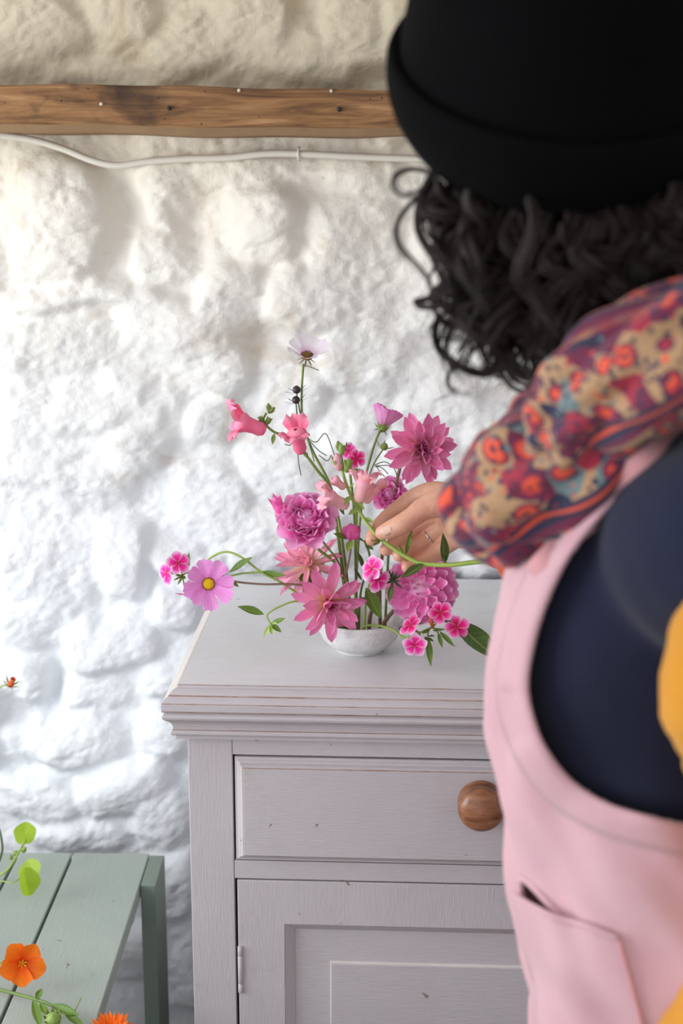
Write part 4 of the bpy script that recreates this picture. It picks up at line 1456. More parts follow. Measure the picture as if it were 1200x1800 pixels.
pb = bench_pt(120, 1880)
t = thing('calendula', pb, 'orange calendula lying at the front of the bench', 'flower')
P = bench_pt(194, 1822, .022)
stem_of(t, [pb, bench_pt(160, 1850, .010), P], .0020, 'stem')
hd = head_of(t, P, (.1, -.45, .88), blob_mesh('flower_head', .010, .005, 'calendula'))
me = [petal_mesh('petal', .026, .007, 'calendula', 'lance', .3, R_(q), 0, .05, 5, 2, q) for q in (-8, 6)]
for k, (n, e, s) in enumerate([(17, 10, 1), (15, 32, .88), (12, 55, .66)]):
    for i in range(n):
        put(me[i % 2], hd, 2 * math.pi * (i + .5 * k) / n, R_(e), .005, 0, s * (1 + .06 * math.sin(i * 3)), 0)

pb = bench_pt(-70, 1530)
t = thing('orange_bud', pb, 'small fading orange flower bud on a thin stem against the stone wall', 'flower')
P = at(19, 1202, .20)
stem_of(t, [pb, pb + Vector((-.02, -.02, .12)), at(-40, 1300, .20), at(-6, 1216, .20), P], .0011, 'stem_light')
bud_of(t, P, (.45, -.3, .8), .0045, .0058, 'rust', 'bud', .1, 7, 'stem_light', 2.2, 34, .7)
me = petal_mesh('petal', .010, .004, 'rust', 'lance', .4, R_(30), 0, .05, 5, 2, 3)
hb = [o for o in t.children if o.name.startswith('bud')][0]
for i in range(9):
    put(me, hb, i * .7, R_(66), .002, .001)
# ================================================================== peach snapdragon held in the hand
pb = at(662, 941, .046)
t = thing('snapdragon', pb, 'peach pink snapdragon on a long green stem held between thumb and finger', 'flower')
stem_of(t, [(596, 800, .060), (604, 837, .058), (617, 872, .056), (635, 905, .053), (662, 941, .048), (690, 963, .042), (720, 982, .036), (745, 991, .032), (790, 993, .024), (845, 987, .016), (905, 984, .010)], .0016, 'stem_light', r2=.0030, n=10)
snap_floret(t, at(612, 890, .052), (-.80, -.25, .42), .040, 'snap_peach', R_(0), 11, .5)
snap_floret(t, at(630, 882, .050), (.26, -.20, .95), .042, 'snap_peach', R_(160), 12, .5)
snap_floret(t, at(640, 884, .066), (.45, .10, .72), .034, 'snap_peach', R_(180), 14, .6)
snap_floret(t, at(606, 858, .054), (-.72, -.3, .62), .026, 'snap_peach', R_(0), 13, 0)
for (x, y, f, s, mt) in [(594, 812, (-.15, -.2, .95), 1.6, 'snap_peach'), (611, 818, (.2, -.2, .95), 1.3, 'calyx'), (600, 790, (-.1, 0, 1), 1.0, 'calyx')]:
    bud_of(t, at(x, y, .054), f, .0040 * s, .0072 * s, mt, 'bud', .35, 4, 'calyx', 1.5, 66, .9)
for (ax, ay, x, y, w) in [(617, 872, 604, 886, .008), (624, 884, 640, 895, .009), (630, 893, 612, 905, .008), (640, 910, 655, 918, .007), (612, 860, 622, 850, .006), (666, 944, 652, 951, .008), (668, 948, 657, 959, .007), (664, 942, 672, 952, .007)]:
    leaf_of(t, (ax, ay, .050), (x, y, .042), w, 'leaf' if y > 930 else 'calyx', .4, .4)
leaf_of(t, (712, 976, .036), (724, 931, .020), .0075, 'leaf', .6, .4)
leaf_of(t, (710, 974, .036), (699, 957, .024), .007, 'leaf', .5, .4)
leaf_of(t, (782, 990, .024), (778, 938, .006), .0125, 'leaf_dark', .6, .2)
leaf_of(t, (784, 990, .024), (777, 976, .016), .007, 'leaf', .6, .2)
leaf_of(t, (745, 991, .030), (706, 1016, .012), .013, 'leaf_dark', .5, .3)

# ================================================================== the person
def mat_skin():
    t = NT('skin')
    v = t.coord('Object')
    g = t.noise(v, 30, 4, 0.6)
    col = t.mix(t.ramp(g, [(0.35, (0, 0, 0)), (0.7, (1, 1, 1))]), srgb(222, 172, 146), srgb(206, 144, 120))
    t.base(col)
    t.rough(0.45)
    t.b.inputs['Subsurface Weight'].default_value = 0.12
    t.b.inputs['Subsurface Radius'].default_value = (0.006, 0.003, 0.002)
    w = t.noise(t.coord('Object', (1, 1, 1)), 260, 4, 0.65, 0.6)
    b = t.bump(w, 0.25, 0.0008)
    t.bump(t.noise(v, 70, 3, 0.6, 1.5), 0.3, 0.0016, b)
    return t.m


def mat_cloth(name, c, c2, wscale=900, rough=0.9, bs=0.25, big=9, sheen=0.2, fleck=None):
    t = NT(name)
    v = t.coord('Object')
    g = t.noise(v, big, 4, 0.6)
    col = t.mix(t.ramp(g, [(0.3, (0, 0, 0)), (0.7, (1, 1, 1))]), c, c2)
    f = t.noise(v, wscale * .5, 2, 0.6)
    col = t.mix(t.math('MULTIPLY', f, 0.25), col, tuple(x * .7 for x in c[:3]) + (1,))
    if fleck:
        q = t.noise(t.coord('Object', (1, 1, 2.4)), 34, 4, 0.7, 1.6)
        col = t.mix(t.math('MULTIPLY', t.ramp(q, [(0.70, (0, 0, 0)), (0.76, (1, 1, 1))]), 0.5), col, fleck)
    t.base(col)
    t.rough(rough)
    t.b.inputs['Sheen Weight'].default_value = sheen
    t.b.inputs['Specular IOR Level'].default_value = 0.2
    b = t.bump(t.noise(v, 60, 4, 0.6), 0.25, 0.002)
    t.bump(f, bs, 0.0008, b)
    return t.m


def mat_scarf():
    t = NT('patterned_scarf')
    tc = t.n('ShaderNodeTexCoord')
    mp = t.n('ShaderNodeMapping')
    mp.inputs['Scale'].default_value = (1, 1, 1)
    t.l(tc.outputs['UV'], mp.inputs[0])
    wob = t.n('ShaderNodeTexNoise')
    wob.inputs['Scale'].default_value = 3.0
    t.l(mp.outputs[0], wob.inputs['Vector'])
    ad = t.mix(0.10, mp.outputs[0], wob.outputs['Color'], 'ADD')

    def vor(scale, feature='F1'):
        n = t.n('ShaderNodeTexVoronoi')
        n.feature = feature
        n.inputs['Scale'].default_value = scale
        t.l(ad, n.inputs['Vector'])
        return n
    # ground of broad colour fields
    a = vor(4.4)
    sp = t.n('ShaderNodeSeparateColor')
    t.l(a.outputs['Color'], sp.inputs[0])
    tan, navy, red, orange, teal, plum = srgb(172, 134, 98), srgb(40, 38, 66), srgb(156, 36, 58), srgb(220, 84, 54), srgb(104, 122, 122), srgb(104, 28, 60)
    ground = t.ramp(sp.outputs[0], [(0.0, tan), (0.20, plum), (0.40, navy), (0.50, tan), (0.66, red), (0.80, teal), (0.88, plum)], 'CONSTANT')
    # flower motifs: rings of colour round cell centres
    ring = t.ramp(a.outputs['Distance'], [(0.0, navy), (0.12, orange), (0.32, red), (0.40, navy), (0.46, (0, 0, 0))], 'CONSTANT')
    ringm = t.ramp(a.outputs['Distance'], [(0.0, (1, 1, 1)), (0.44, (0, 0, 0))], 'CONSTANT')
    pick = t.ramp(sp.outputs[1], [(0.0, (1, 1, 1)), (0.55, (0, 0, 0))], 'CONSTANT')
    col = t.mix(t.math('MULTIPLY', ringm, pick), ground, ring)
    # leaf dashes
    b = vor(17.0)
    sb = t.n('ShaderNodeSeparateColor')
    t.l(b.outputs['Color'], sb.inputs[0])
    dash = t.ramp(b.outputs['Distance'], [(0.0, (1, 1, 1)), (0.40, (0, 0, 0))], 'CONSTANT')
    dpick = t.ramp(sb.outputs[0], [(0.0, (1, 1, 1)), (0.62, (0, 0, 0))], 'CONSTANT')
    dcol = t.ramp(sb.outputs[1], [(0.0, navy), (0.55, orange), (0.7, navy), (0.82, red), (0.92, teal)], 'CONSTANT')
    col = t.mix(t.math('MULTIPLY', dash, dpick), col, dcol)
    # stripes along the border
    suv = t.n('ShaderNodeSeparateXYZ')
    t.l(mp.outputs[0], suv.inputs[0])
    st = t.math('FRACT', t.math('MULTIPLY', suv.outputs[0], 1.0))
    stripe = t.ramp(st, [(0.0, plum), (0.05, navy), (0.10, orange), (0.13, navy), (0.17, (0, 0, 0))], 'CONSTANT')
    sm = t.ramp(st, [(0.0, (1, 1, 1)), (0.17, (0, 0, 0))], 'CONSTANT')
    col = t.mix(sm, col, stripe)
    t.base(col)
    t.rough(0.85)
    t.b.inputs['Sheen Weight'].default_value = 0.2
    v = t.coord('Object')
    t.bump(t.noise(v, 400, 2), 0.2, 0.001)
    return t.m


def mat_hair():
    t = NT('dark_curly_hair')
    v = t.coord('UV', (40, 2, 1))
    g = t.noise(v, 2, 3, 0.6)
    t.base(t.ramp(g, [(0.35, srgb(24, 17, 15)), (0.58, srgb(42, 29, 25)), (0.82, srgb(84, 60, 48))]))
    t.rough(0.55)
    t.b.inputs['Specular IOR Level'].default_value = 0.3
    t.bump(g, 0.5, 0.001)
    return t.m


M['skin'] = mat_skin()
M['pink'] = mat_cloth('pink_linen', srgb(211, 172, 179), srgb(203, 157, 166), 1000, bs=.35)
M['pink_deep'] = mat_cloth('pink_linen_strap', srgb(214, 158, 160), srgb(206, 148, 152), 1000)
M['navy'] = mat_cloth('navy_wool', srgb(31, 35, 58), srgb(25, 28, 48), 900, sheen=.10, fleck=srgb(110, 104, 112))
M['mustard'] = mat_cloth('mustard_wool', srgb(214, 148, 44), srgb(196, 130, 34), 700)
M['rustwool'] = mat_cloth('rust_wool', srgb(206, 88, 48), srgb(180, 66, 38), 500, bs=.6)
M['hat'] = mat_cloth('black_wool', srgb(11, 11, 12), srgb(8, 8, 9), 700, sheen=0, bs=.4)
for nd in M['hat'].node_tree.nodes:
    if nd.type == 'BSDF_PRINCIPLED':
        nd.inputs['Specular IOR Level'].default_value = 0.04
M['hair'] = mat_hair()
M['scarf'] = mat_scarf()
M['nail_skin'] = mat_plain('fingernail', srgb(232, 190, 172), 0.22, 60, 0.1)
M['silver'] = mat_plain('silver', srgb(200, 196, 190), 0.25, 60, 0.1, metallic=1)
M['eye'] = mat_plain('eye', srgb(235, 232, 228), 0.2)
M['shoe'] = mat_plain('shoe_leather', srgb(70, 50, 40), 0.5)

from mathutils.bvhtree import BVHTree
YP = -.50
person = thing('person', (.26, YP, 0), 'person in black beanie, patterned scarf and pink dungarees reaching for the flowers', 'person')
PO = Vector(person.location)
HD = Vector((-.93, .37, 0)).normalized()       # the way the torso faces
SD = Vector((-HD.y, HD.x, 0))                  # towards her left, nearer the camera side
if SD.y > 0:
    SD = -SD


def remeshed(name, mb, voxel, mat, parent, smooth_it=6, org=PO):
    """voxel-merge overlapping shapes into one continuous skin"""
    me = make_mesh(name, [v - Vector(org) for v in mb.v], mb.f, mat)
    o = bpy.data.objects.new(name, me)
    COL.objects.link(o)
    md = o.modifiers.new('r', 'REMESH')
    md.mode = 'VOXEL'
    md.voxel_size = voxel
    md.use_smooth_shade = True
    s = o.modifiers.new('s', 'SMOOTH')
    s.factor = .5
    s.iterations = smooth_it
    dg = bpy.context.evaluated_depsgraph_get()
    nm = bpy.data.meshes.new_from_object(o.evaluated_get(dg))
    nm.name = name
    bpy.data.objects.remove(o)
    bpy.data.meshes.remove(me)
    return nm


def capsule_chain(mb, pts, rad, n=14):
    """rounded tapering limb through pts"""
    P, Rr = spline([Vector(p) for p in pts], 6, list(rad))
    a = (P[0] - P[1]).normalized()
    b = (P[-1] - P[-2]).normalized()
    A = [P[0] + a * Rr[0] * k for k in (.95, .8, .45)]
    B = [P[-1] + b * Rr[-1] * k for k in (.45, .8, .95)]
    ra = [Rr[0] * k for k in (.25, .6, .9)]
    rb = [Rr[-1] * k for k in (.9, .6, .25)]
    v, f, uv = sweep(A + P + B, ra + Rr + rb, n)
    mb.add(v, f)


def ball(mb, c, r, n=16, m=10, mat3=None):
    prof = [(max(.0003, math.cos(-math.pi / 2 + math.pi * i / m)), math.sin(-math.pi / 2 + math.pi * i / m)) for i in range(m + 1)]
    mt = Matrix.Translation(Vector(c)) @ (mat3 or Matrix.Identity(4)) @ Matrix.Diagonal((*r, 1))
    mb.lathe(prof, n, mt)


# ---- torso profile: (py, px of the left outline) measured on the plane through the body
OUT = [(700, 1085), (760, 1040), (820, 985), (900, 930), (960, 900), (1000, 887), (1060, 873), (1120, 866), (1200, 864), (1260, 868), (1330, 882), (1400, 894), (1500, 907), (1560, 910), (1620, 926), (1700, 938), (1800, 936), (1950, 930)]
HALF = [(.060, .100), (.085, .150), (.100, .165), (.112, .170), (.118, .172), (.122, .172), (.126, .172), (.128, .170), (.130, .166), (.130, .162), (.130, .160), (.130, .162), (.134, .170), (.138, .176), (.140, .180), (.142, .184), (.144, .186), (.144, .186)]


def torso_rings(n, shrink=0.0, wrinkle=0.0, sub=8):
    rows = []
    zs, L, A, B = [], [], [], []
    for (py, px), (a, b) in zip(OUT, HALF):
        p = at(px, py, YP)
        zs.append(p.z)
        L.append(p.x)
        A.append(a)
        B.append(b)
    for i in range(len(zs) - 1):
        for k in range(sub):
            t = k / sub
            w = t * t * (3 - 2 * t) * .3 + t * .7
            rows.append([x[i] + (x[i + 1] - x[i]) * (t if x is zs else w) for x in (zs, L, A, B)])
    rows.append([zs[-1], L[-1], A[-1], B[-1]])
    out = []
    for (z, lx, a, b) in rows:
        ext = math.sqrt((a * HD.x) ** 2 + (b * SD.x) ** 2)
        cx = lx + ext
        ring = []
        for k in range(n):
            th = 2 * math.pi * k / n
            c, s = math.cos(th), math.sin(th)
            e = 2.35
            cc = math.copysign(abs(c) ** (2 / e), c)
            ss = math.copysign(abs(s) ** (2 / e), s)
            off = -shrink
            if wrinkle:
                f1 = math.sin(th * 5 + z * 26 + 1.5 * math.sin(z * 17)) * .35 + math.sin(th * 9 - z * 34 + 1.3) * .28 + math.sin(th * 17 + z * 60 + .6 * math.sin(z * 40)) * .22 + math.sin(th * 3 + z * 70) * .22
                off += wrinkle * f1 * (1.0 if z < 1.03 else max(.25, 1 - (z - 1.03) * 7))
            ring.append(Vector((cx, YP, z)) + HD * (cc * (a + off)) + SD * (ss * (b + off)))
        out.append(ring)
    return out


def grid_mesh(mb, rings, keep=None, closed=True):
    n = len(rings[0])
    v = [p for r in rings for p in r]
    f = []
    for i in range(len(rings) - 1):
        for k in range(n if closed else n - 1):
            q = (k + 1) % n
            g = (i * n + k, (i + 1) * n + k, (i + 1) * n + q, i * n + q)
            if keep is None or keep(sum((v[j] for j in g), Vector()) / 4):
                f.append(g)
    mb.add(v, f, 0, [((j % n) / n, (j // n) / len(rings)) for j in range(len(v))])


def project(p):
    v = p - CAM_LOC
    w = v.dot(_fw)
    return 600 + FPX * v.dot(_R) / w, 900 - FPX * v.dot(_U) / w


def inside(x, y, poly):
    c = False
    j = len(poly) - 1
    for i in range(len(poly)):
        (xi, yi), (xj, yj) = poly[i], poly[j]
        if (yi > y) != (yj > y) and x < (xj - xi) * (y - yi) / (yj - yi) + xi:
            c = not c
        j = i
    return c


def smooth2(poly, res=8):
    return [(p.x, p.y) for p in spline([Vector((x, y, 0)) for x, y in poly], res)]


# ---- pink dungarees: shell with the deep armhole cut out of it
ARM = [(1320, 640), (1200, 752), (1130, 825), (1060, 900), (1000, 975), (962, 1050), (936, 1130), (924, 1200), (930, 1250), (952, 1310), (1000, 1372), (1060, 1410), (1120, 1432), (1200, 1450), (1320, 1466)]
arm_c = smooth2(ARM, 8)
arm_poly = arm_c + [(1900, 1480), (1900, 560)]
SLIT = smooth2([(914, 1546), (921, 1545), (940, 1562), (966, 1590), (984, 1613), (958, 1612), (932, 1598), (918, 1578), (914, 1546)], 5)
rings = torso_rings(260, 0, .0085, 16)
mid_c = Vector((.26, YP, 1.0))


full = MB()
grid_mesh(full, rings)
bvh = BVHTree.FromPolygons([tuple(v) for v in full.v], full.f)


def keep_pink(c):
    n = c - Vector((c.x * 0 + .24, YP, c.z))
    if n.dot(Vector((0, -1, 0))) > -.02 or True:
        x, y = project(c)
        if (c - Vector((.24, YP, c.z))).dot(SD) > -.03 and (inside(x, y, arm_poly) or (inside(x, y, SLIT) and (c - (bvh.ray_cast(CAM_LOC, (c - CAM_LOC).normalized())[0] or c)).length < .012)):
            return False
    return not (c.z > 1.30)


m = MB()
grid_mesh(m, rings, keep_pink)
dung = m.build('dungarees', 'pink', person, PO, smooth=True)
sd = dung.modifiers.new('thickness', 'SOLIDIFY')
sd.thickness = .0022
sd.offset = -1


def on_shell(px, py, off=0.0):
    d = ray(px, py).normalized()
    h = bvh.ray_cast(CAM_LOC, d)
    if h[0] is None:
        return None
    return h[0] - d * off


# folded band along the armhole: a wide flat hem standing a little proud of the cloth
inner, outer = [], []
for i, (x, y) in enumerate(arm_c):
    x0, y0 = arm_c[max(0, i - 1)]
    x1, y1 = arm_c[min(len(arm_c) - 1, i + 1)]
    nx, ny = (y1 - y0), -(x1 - x0)
    l = math.hypot(nx, ny)
    nx, ny = -nx / l, -ny / l
    if nx > .2:
        nx, ny = -nx, -ny
    w = 50 if y > 1000 else 26
    a = on_shell(x - nx * 2, y - ny * 2, .003)
    bq = on_shell(x + nx * w, y + ny * w, .0024)
    if bq is None:
        for q in (44, 38, 30, 22, 14):
            bq = on_shell(x + nx * q, y + ny * q, .0024)
            if bq is not None:
                break
    if a is not None and bq is not None and (a - bq).length < .09:
        inner.append(a)
        outer.append(bq)
mb = MB()
n = len(inner)
vs = []
for k in range(5):
    t_ = k / 4
    for i in range(n):
        vs.append(inner[i].lerp(outer[i], t_) + Vector((-.2, -1, .1)) * .0012 * math.sin(math.pi * t_))
fs = [(k * n + i, k * n + i + 1, (k + 1) * n + i + 1, (k + 1) * n + i) for k in range(4) for i in range(n - 1)]
mb.add(vs, fs)
hem = mb.build('armhole_band', 'pink', dung, PO, smooth=True)
sd = hem.modifiers.new('thickness', 'SOLIDIFY')
sd.thickness = .0035
sd.offset = 0

# patch pocket gaping at its front corner
poly_top = [(900, 1572), (916, 1594), (946, 1612), (985, 1622), (1035, 1634), (1086, 1650)]
top_c = smooth2(poly_top, 6)
rowsP = []
nP = len(top_c)
for j in range(16):
    t_ = j / 15
    yl = top_c[0][1] + (1880 - top_c[0][1]) * t_
    xl_ = 880
    while on_shell(xl_, yl) is None and xl_ < 1000:
        xl_ += 2
    row = []
    for i, (x, y) in enumerate(top_c):
        u = i / (nP - 1)
        xx = (xl_ + 11) * (1 - u) + (1086 + 64 * t_) * u
        yy = y + (1880 - y) * t_
        gap = .003 + .016 * (1 - t_) ** 3 * (math.sin(math.pi * min(1, .25 + u * .9)) ** 1.5) * (1 - u * .6)
        p = on_shell(xx, yy, gap)
        q = xx
        while p is None and q < xx + 60:
            q += 2
            p = on_shell(q, yy, gap)
        row.append(p)
    rowsP.append(row)
# lining inside the pocket mouth and a rolled edge round it
lin = []
for j in range(8):
    row = []
    for i in range(10):
        p = on_shell(908 + 92 * i / 9, 1528 + 110 * j / 7, -.012 - .010 * math.sin(math.pi * i / 9))
        k = 908 + 92 * i / 9
        while p is None and k < 1000:
            k += 3
            p = on_shell(k, 1528 + 110 * j / 7, -.012)
        row.append(p)
    lin.append(row)
mb = MB()
grid_mesh(mb, lin, closed=False)
mb.build('pocket_lining', 'pink_deep', dung, PO, smooth=True)
mb = MB()
mb.tube([on_shell(x, y, .001) for (x, y) in SLIT if on_shell(x, y) is not None], .0028, 8)
mb.build('pocket_edge', 'pink', dung, PO, smooth=True)
mb = MB()
grid_mesh(mb, rowsP, closed=False)
pk = mb.build('pocket', 'pink', dung, PO, smooth=True)
sd = pk.modifiers.new('thickness', 'SOLIDIFY')
sd.thickness = .0026
mb = MB()
mb.tube([p + Vector((0, -.0006, .0004)) for p in rowsP[0]], .0022, 8)
mb.build('pocket_hem', 'pink', pk, PO, smooth=True)
mb = MB()
mb.tube([r[-1] + Vector((0, -.001, 0)) for r in rowsP], .0014, 6)
mb.build('pocket_seam', 'pink_deep', pk, PO, smooth=True)

# trouser legs and shoes (below the picture)
hipz = rings[-1][0].z
for s in (-1, 1):
    c0 = Vector((.255, YP, hipz)) + SD * (.085 * s)
    mb = MB()
    P = [c0 + Vector((0, 0, .05)), c0 + Vector((0, 0, -.12)), Vector((c0.x + .02, c0.y, .44)), Vector((c0.x + .03, c0.y, .26)), Vector((c0.x + .035, c0.y, .09))]
    v, f, uv = sweep(spline(P, 6), [(.105 - .0011 * i, .092 - .0009 * i) for i in range(25)], 24)
    mb.add(v, f)
    mb.build('trouser_leg', 'pink', dung, PO, smooth=True)
    mb = MB()
    an = Vector((c0.x + .035, c0.y, 0))
    mb.lathe([(.0005, .0), (.045, .0), (.048, .012), (.046, .03), (.040, .07), (.038, .115), (.0005, .118)], 20, Matrix.Translation(an + HD * .01) @ Matrix.Diagonal((1, 1, 1, 1)))
    fx = Matrix.Translation(an + HD * .085) @ Matrix.Rotation(math.atan2(HD.y, HD.x), 4, 'Z') @ Matrix.Diagonal((1.9, 1, 1, 1))
    mb.lathe([(.0005, .0), (.042, .0), (.045, .012), (.042, .032), (.030, .052), (.0005, .060)], 20, fx)
    mb.build('shoe', 'shoe', person, PO, smooth=True)

# ---- navy sweater: trunk inside the dungarees and the near sleeve
mb = MB()
rn = [r for r in torso_rings(96, .014, .0024, 5) if r[0].z > .86]
grid_mesh(mb, rn)
for r in (rn[0], rn[-1]):
    b0 = len(mb.v)
    mb.add(r + [sum(r, Vector()) / len(r)], [(k, (k + 1) % len(r), len(r)) for k in range(len(r))])
NB = Vector((.215, YP, 1.235))
RS = NB - SD * .165 + Vector((.03, 0, -.045))
EL = at(985, 985, -.13)
LS = NB + SD * .150 + Vector((.05, 0, -.05))
capsule_chain(mb, [NB + Vector((0, 0, .02)), NB + Vector((0, 0, -.04))], [.078, .10], 24)
capsule_chain(mb, [NB + Vector((.02, 0, -.04)), RS, RS.lerp(EL, .45)], [.085, .074, .060], 24)
# near arm: shoulder, elbow and forearm to the right of the picture
AS = [at(1375, 800, -.66), at(1348, 1010, -.70), at(1264, 1198, -.72), at(1312, 1345, -.72), at(1350, 1580, -.70), at(1335, 1780, -.68)]
capsule_chain(mb, [NB + Vector((.02, 0, -.04)), LS, AS[0].lerp(AS[1], .5)], [.085, .078, .064], 24)
capsule_chain(mb, AS[:2], [.060, .040], 28)
sm_ = remeshed('sweater', mb, .0062, 'navy', person, 8)
sl = link('sweater', sm_, person)
bv2 = BVHTree.FromPolygons([tuple(q.co + PO) for q in sm_.vertices], [tuple(q.vertices) for q in sm_.polygons])


def on_wool(px, py, off=0.0):
    dd = ray(px, py).normalized()
    hh = bv2.ray_cast(CAM_LOC, dd)
    return None if hh[0] is None else hh[0] - dd * off


# shoulder strap up under the scarf, lying on the wool
sp_ = [on_shell(940, 1010, .003), on_shell(962, 985, .004)]
for (x, y) in [(1010, 938), (1075, 868), (1140, 806), (1205, 748), (1260, 700)]:
    q = on_wool(x, y, .007) or at(x, y, -.64)
    sp_.append(q)
sp_.append(sp_[-1] + Vector((.03, .06, .03)))
mbs = MB()
v, f, uv = sweep(spline(sp_, 8), [(.0030, .0092)] * (8 * (len(sp_) - 1) + 1), 10, True, up=(-.3, -1, .2))
mbs.add(v, f)
mbs.build('strap', 'pink_deep', dung, PO, smooth=True)
# mustard sleeve of the near arm, elbow bent
mb = MB()
P, Rr = spline([AS[0].lerp(AS[1], .40)] + AS[1:], 12, [.058, .0415, .0365, .0370, .0385, .040])
v, f, uv = sweep(P, [r * (1 + .030 * math.sin(i * .75) + .018 * math.sin(i * 1.9)) for i, r in enumerate(Rr)], 36, False)
mb.add(v, f)
o = mb.build('sleeve', 'mustard', person, PO, smooth=True)
sd = o.modifiers.new('thickness', 'SOLIDIFY')
sd.thickness = .003
# mustard knitted cuff at the end of the near sleeve
mb = MB()
CU = [at(1345, 1740, -.68), at(1305, 1860, -.68), at(1265, 1960, -.68)]
P = spline(CU, 12)
v, f, uv = sweep(P, [(.046 + .014 * min(1, i / 9)) + .0012 * math.sin(i * .6) for i in range(len(P))], 40)
mb.add(v, f)
mb.build('knitted_cuff', 'mustard', person, PO, smooth=True)

# ---- body: head, neck, shoulders, arms and the reaching hand as one skin
W = lambda px, py, y: at(px, py, y)
hand = MB()
TH = [W(812, 905, .030), W(782, 884, .030), W(748, 893, .026), W(726, 908, .023), W(707, 921, .021), W(686, 931, .022), W(672, 936, .025)]
capsule_chain(hand, TH, [.0200, .0190, .0140, .0120, .0122, .0108, .0086], 18)
IX = [W(800, 880, .050), W(770, 866, .064), W(744, 868, .076), W(722, 878, .080), W(700, 894, .078), W(680, 910, .070), W(662, 930, .060), W(654, 948, .052)]
capsule_chain(hand, IX, [.0160, .0135, .0120, .0108, .0100, .0097, .0092, .0084], 16)
MD = [W(808, 900, .055), W(785, 896, .068), W(758, 908, .080), W(735, 924, .084), W(715, 940, .078), W(698, 953, .068), W(678, 966, .058)]
capsule_chain(hand, MD, [.0160, .0140, .0120, .0108, .0100, .0092, .0080], 16)
RG = [W(815, 920, .055), W(795, 918, .066), W(772, 932, .076), W(752, 948, .078), W(734, 960, .072), W(718, 969, .064), W(701, 977, .055)]
capsule_chain(hand, RG, [.0160, .0135, .0118, .0106, .0097, .0089, .0076], 16)
PK = [W(822, 940, .050), W(802, 945, .060), W(784, 958, .068), W(766, 972, .068), W(748, 984, .062), W(733, 992, .056), W(715, 997, .050)]
capsule_chain(hand, PK, [.0155, .0130, .0110, .0098, .0089, .0081, .0070], 16)
capsule_chain(hand, [W(782, 900, .070), W(800, 925, .066), W(812, 940, .058)], [.0150, .0175, .0165], 16)
capsule_chain(hand, [W(764, 906, .082), W(778, 930, .080), W(792, 952, .072)], [.0110, .0120, .0110], 14)
FA = [W(806, 908, .050), W(832, 928, .036), W(864, 944, .008), W(910, 956, -.04), W(975, 970, -.11)]
capsule_chain(hand, FA, [.0215, .0225, .0240, .0265, .0300], 20)
hm = remeshed('hand', hand, .0013, 'skin', person, 7)

bodyb = MB()
HC = at(1015, 225, -.525)                    # skull
FD = Vector((-.42, .90, -.16)).normalized()    # the way she looks: down at the flowers
fr = frame(HC, Vector((0, 0, 1)), 0)
rotf = Matrix.Rotation(math.atan2(FD.y, FD.x), 4, 'Z')
ball(bodyb, HC + Vector((0, 0, .005)), (.096, .080, .105), 28, 18, rotf)
ball(bodyb, HC + FD * .030 + Vector((0, 0, -.058)), (.062, .056, .068), 24, 14, rotf)      # jaw
SF = Vector((-FD.y, FD.x, 0)).normalized()
ball(bodyb, HC + FD * .098 + Vector((0, 0, -.030)), (.016, .011, .022), 14, 10, rotf)       # nose
ball(bodyb, HC + FD * .102 + Vector((0, 0, -.044)), (.012, .014, .009), 12, 8, rotf)
ball(bodyb, HC + FD * .084 + Vector((0, 0, -.070)), (.012, .024, .007), 12, 8, rotf)        # lips
ball(bodyb, HC + FD * .083 + Vector((0, 0, -.080)), (.012, .021, .007), 12, 8, rotf)
for s in (-1, 1):
    ball(bodyb, HC + SF * (.080 * s) + FD * -.004 + Vector((0, 0, -.030)), (.018, .009, .030), 12, 10, rotf)   # ears
capsule_chain(bodyb, [HC + Vector((.02, .0, -.05)), HC.lerp(NB, .55), NB, NB + Vector((0, 0, -.06))], [.054, .050, .062, .085], 20)
ball(bodyb, NB + Vector((.0, 0, -.10)), (.070, .11, .08), 20, 12, Matrix.Rotation(math.atan2(HD.y, HD.x), 4, 'Z'))
capsule_chain(bodyb, [NB + Vector((.02, .0, -.05)), RS, RS.lerp(EL, .5), EL, EL.lerp(at(910, 956, -.04), .6)], [.065, .050, .038, .032, .028], 18)
capsule_chain(bodyb, [NB + Vector((.02, 0, -.05)), LS, AS[1], AS[2], AS[3], AS[5]], [.07, .048, .032, .029, .029, .026], 18)
ball(bodyb, Vector((.205, YP, 1.04)), (.080, .11, .16), 20, 14, Matrix.Rotation(math.atan2(HD.y, HD.x), 4, 'Z'))
ball(bodyb, Vector((.225, YP, .84)), (.090, .12, .12), 20, 14, Matrix.Rotation(math.atan2(HD.y, HD.x), 4, 'Z'))
# the other hand, hanging
LW = at(1240, 1950, -.68)
capsule_chain(bodyb, [AS[5], LW, LW + Vector((0, .01, -.05))], [.030, .026, .034], 16)
for k in range(4):
    q = LW + Vector((-.02 + .014 * k, .01 + .010 * k, -.07))
    capsule_chain(bodyb, [q, q + Vector((-.004, .01, -.035)), q + Vector((-.008, .03, -.062 - .006 * (1 - abs(k - 1.5))))], [.0095, .0085, .0068], 10)
capsule_chain(bodyb, [LW + Vector((-.025, .0, -.03)), LW + Vector((-.045, .02, -.06)), LW + Vector((-.045, .035, -.085))], [.012, .010, .008], 10)
bm_ = remeshed('body', bodyb, .0055, 'skin', person, 4)
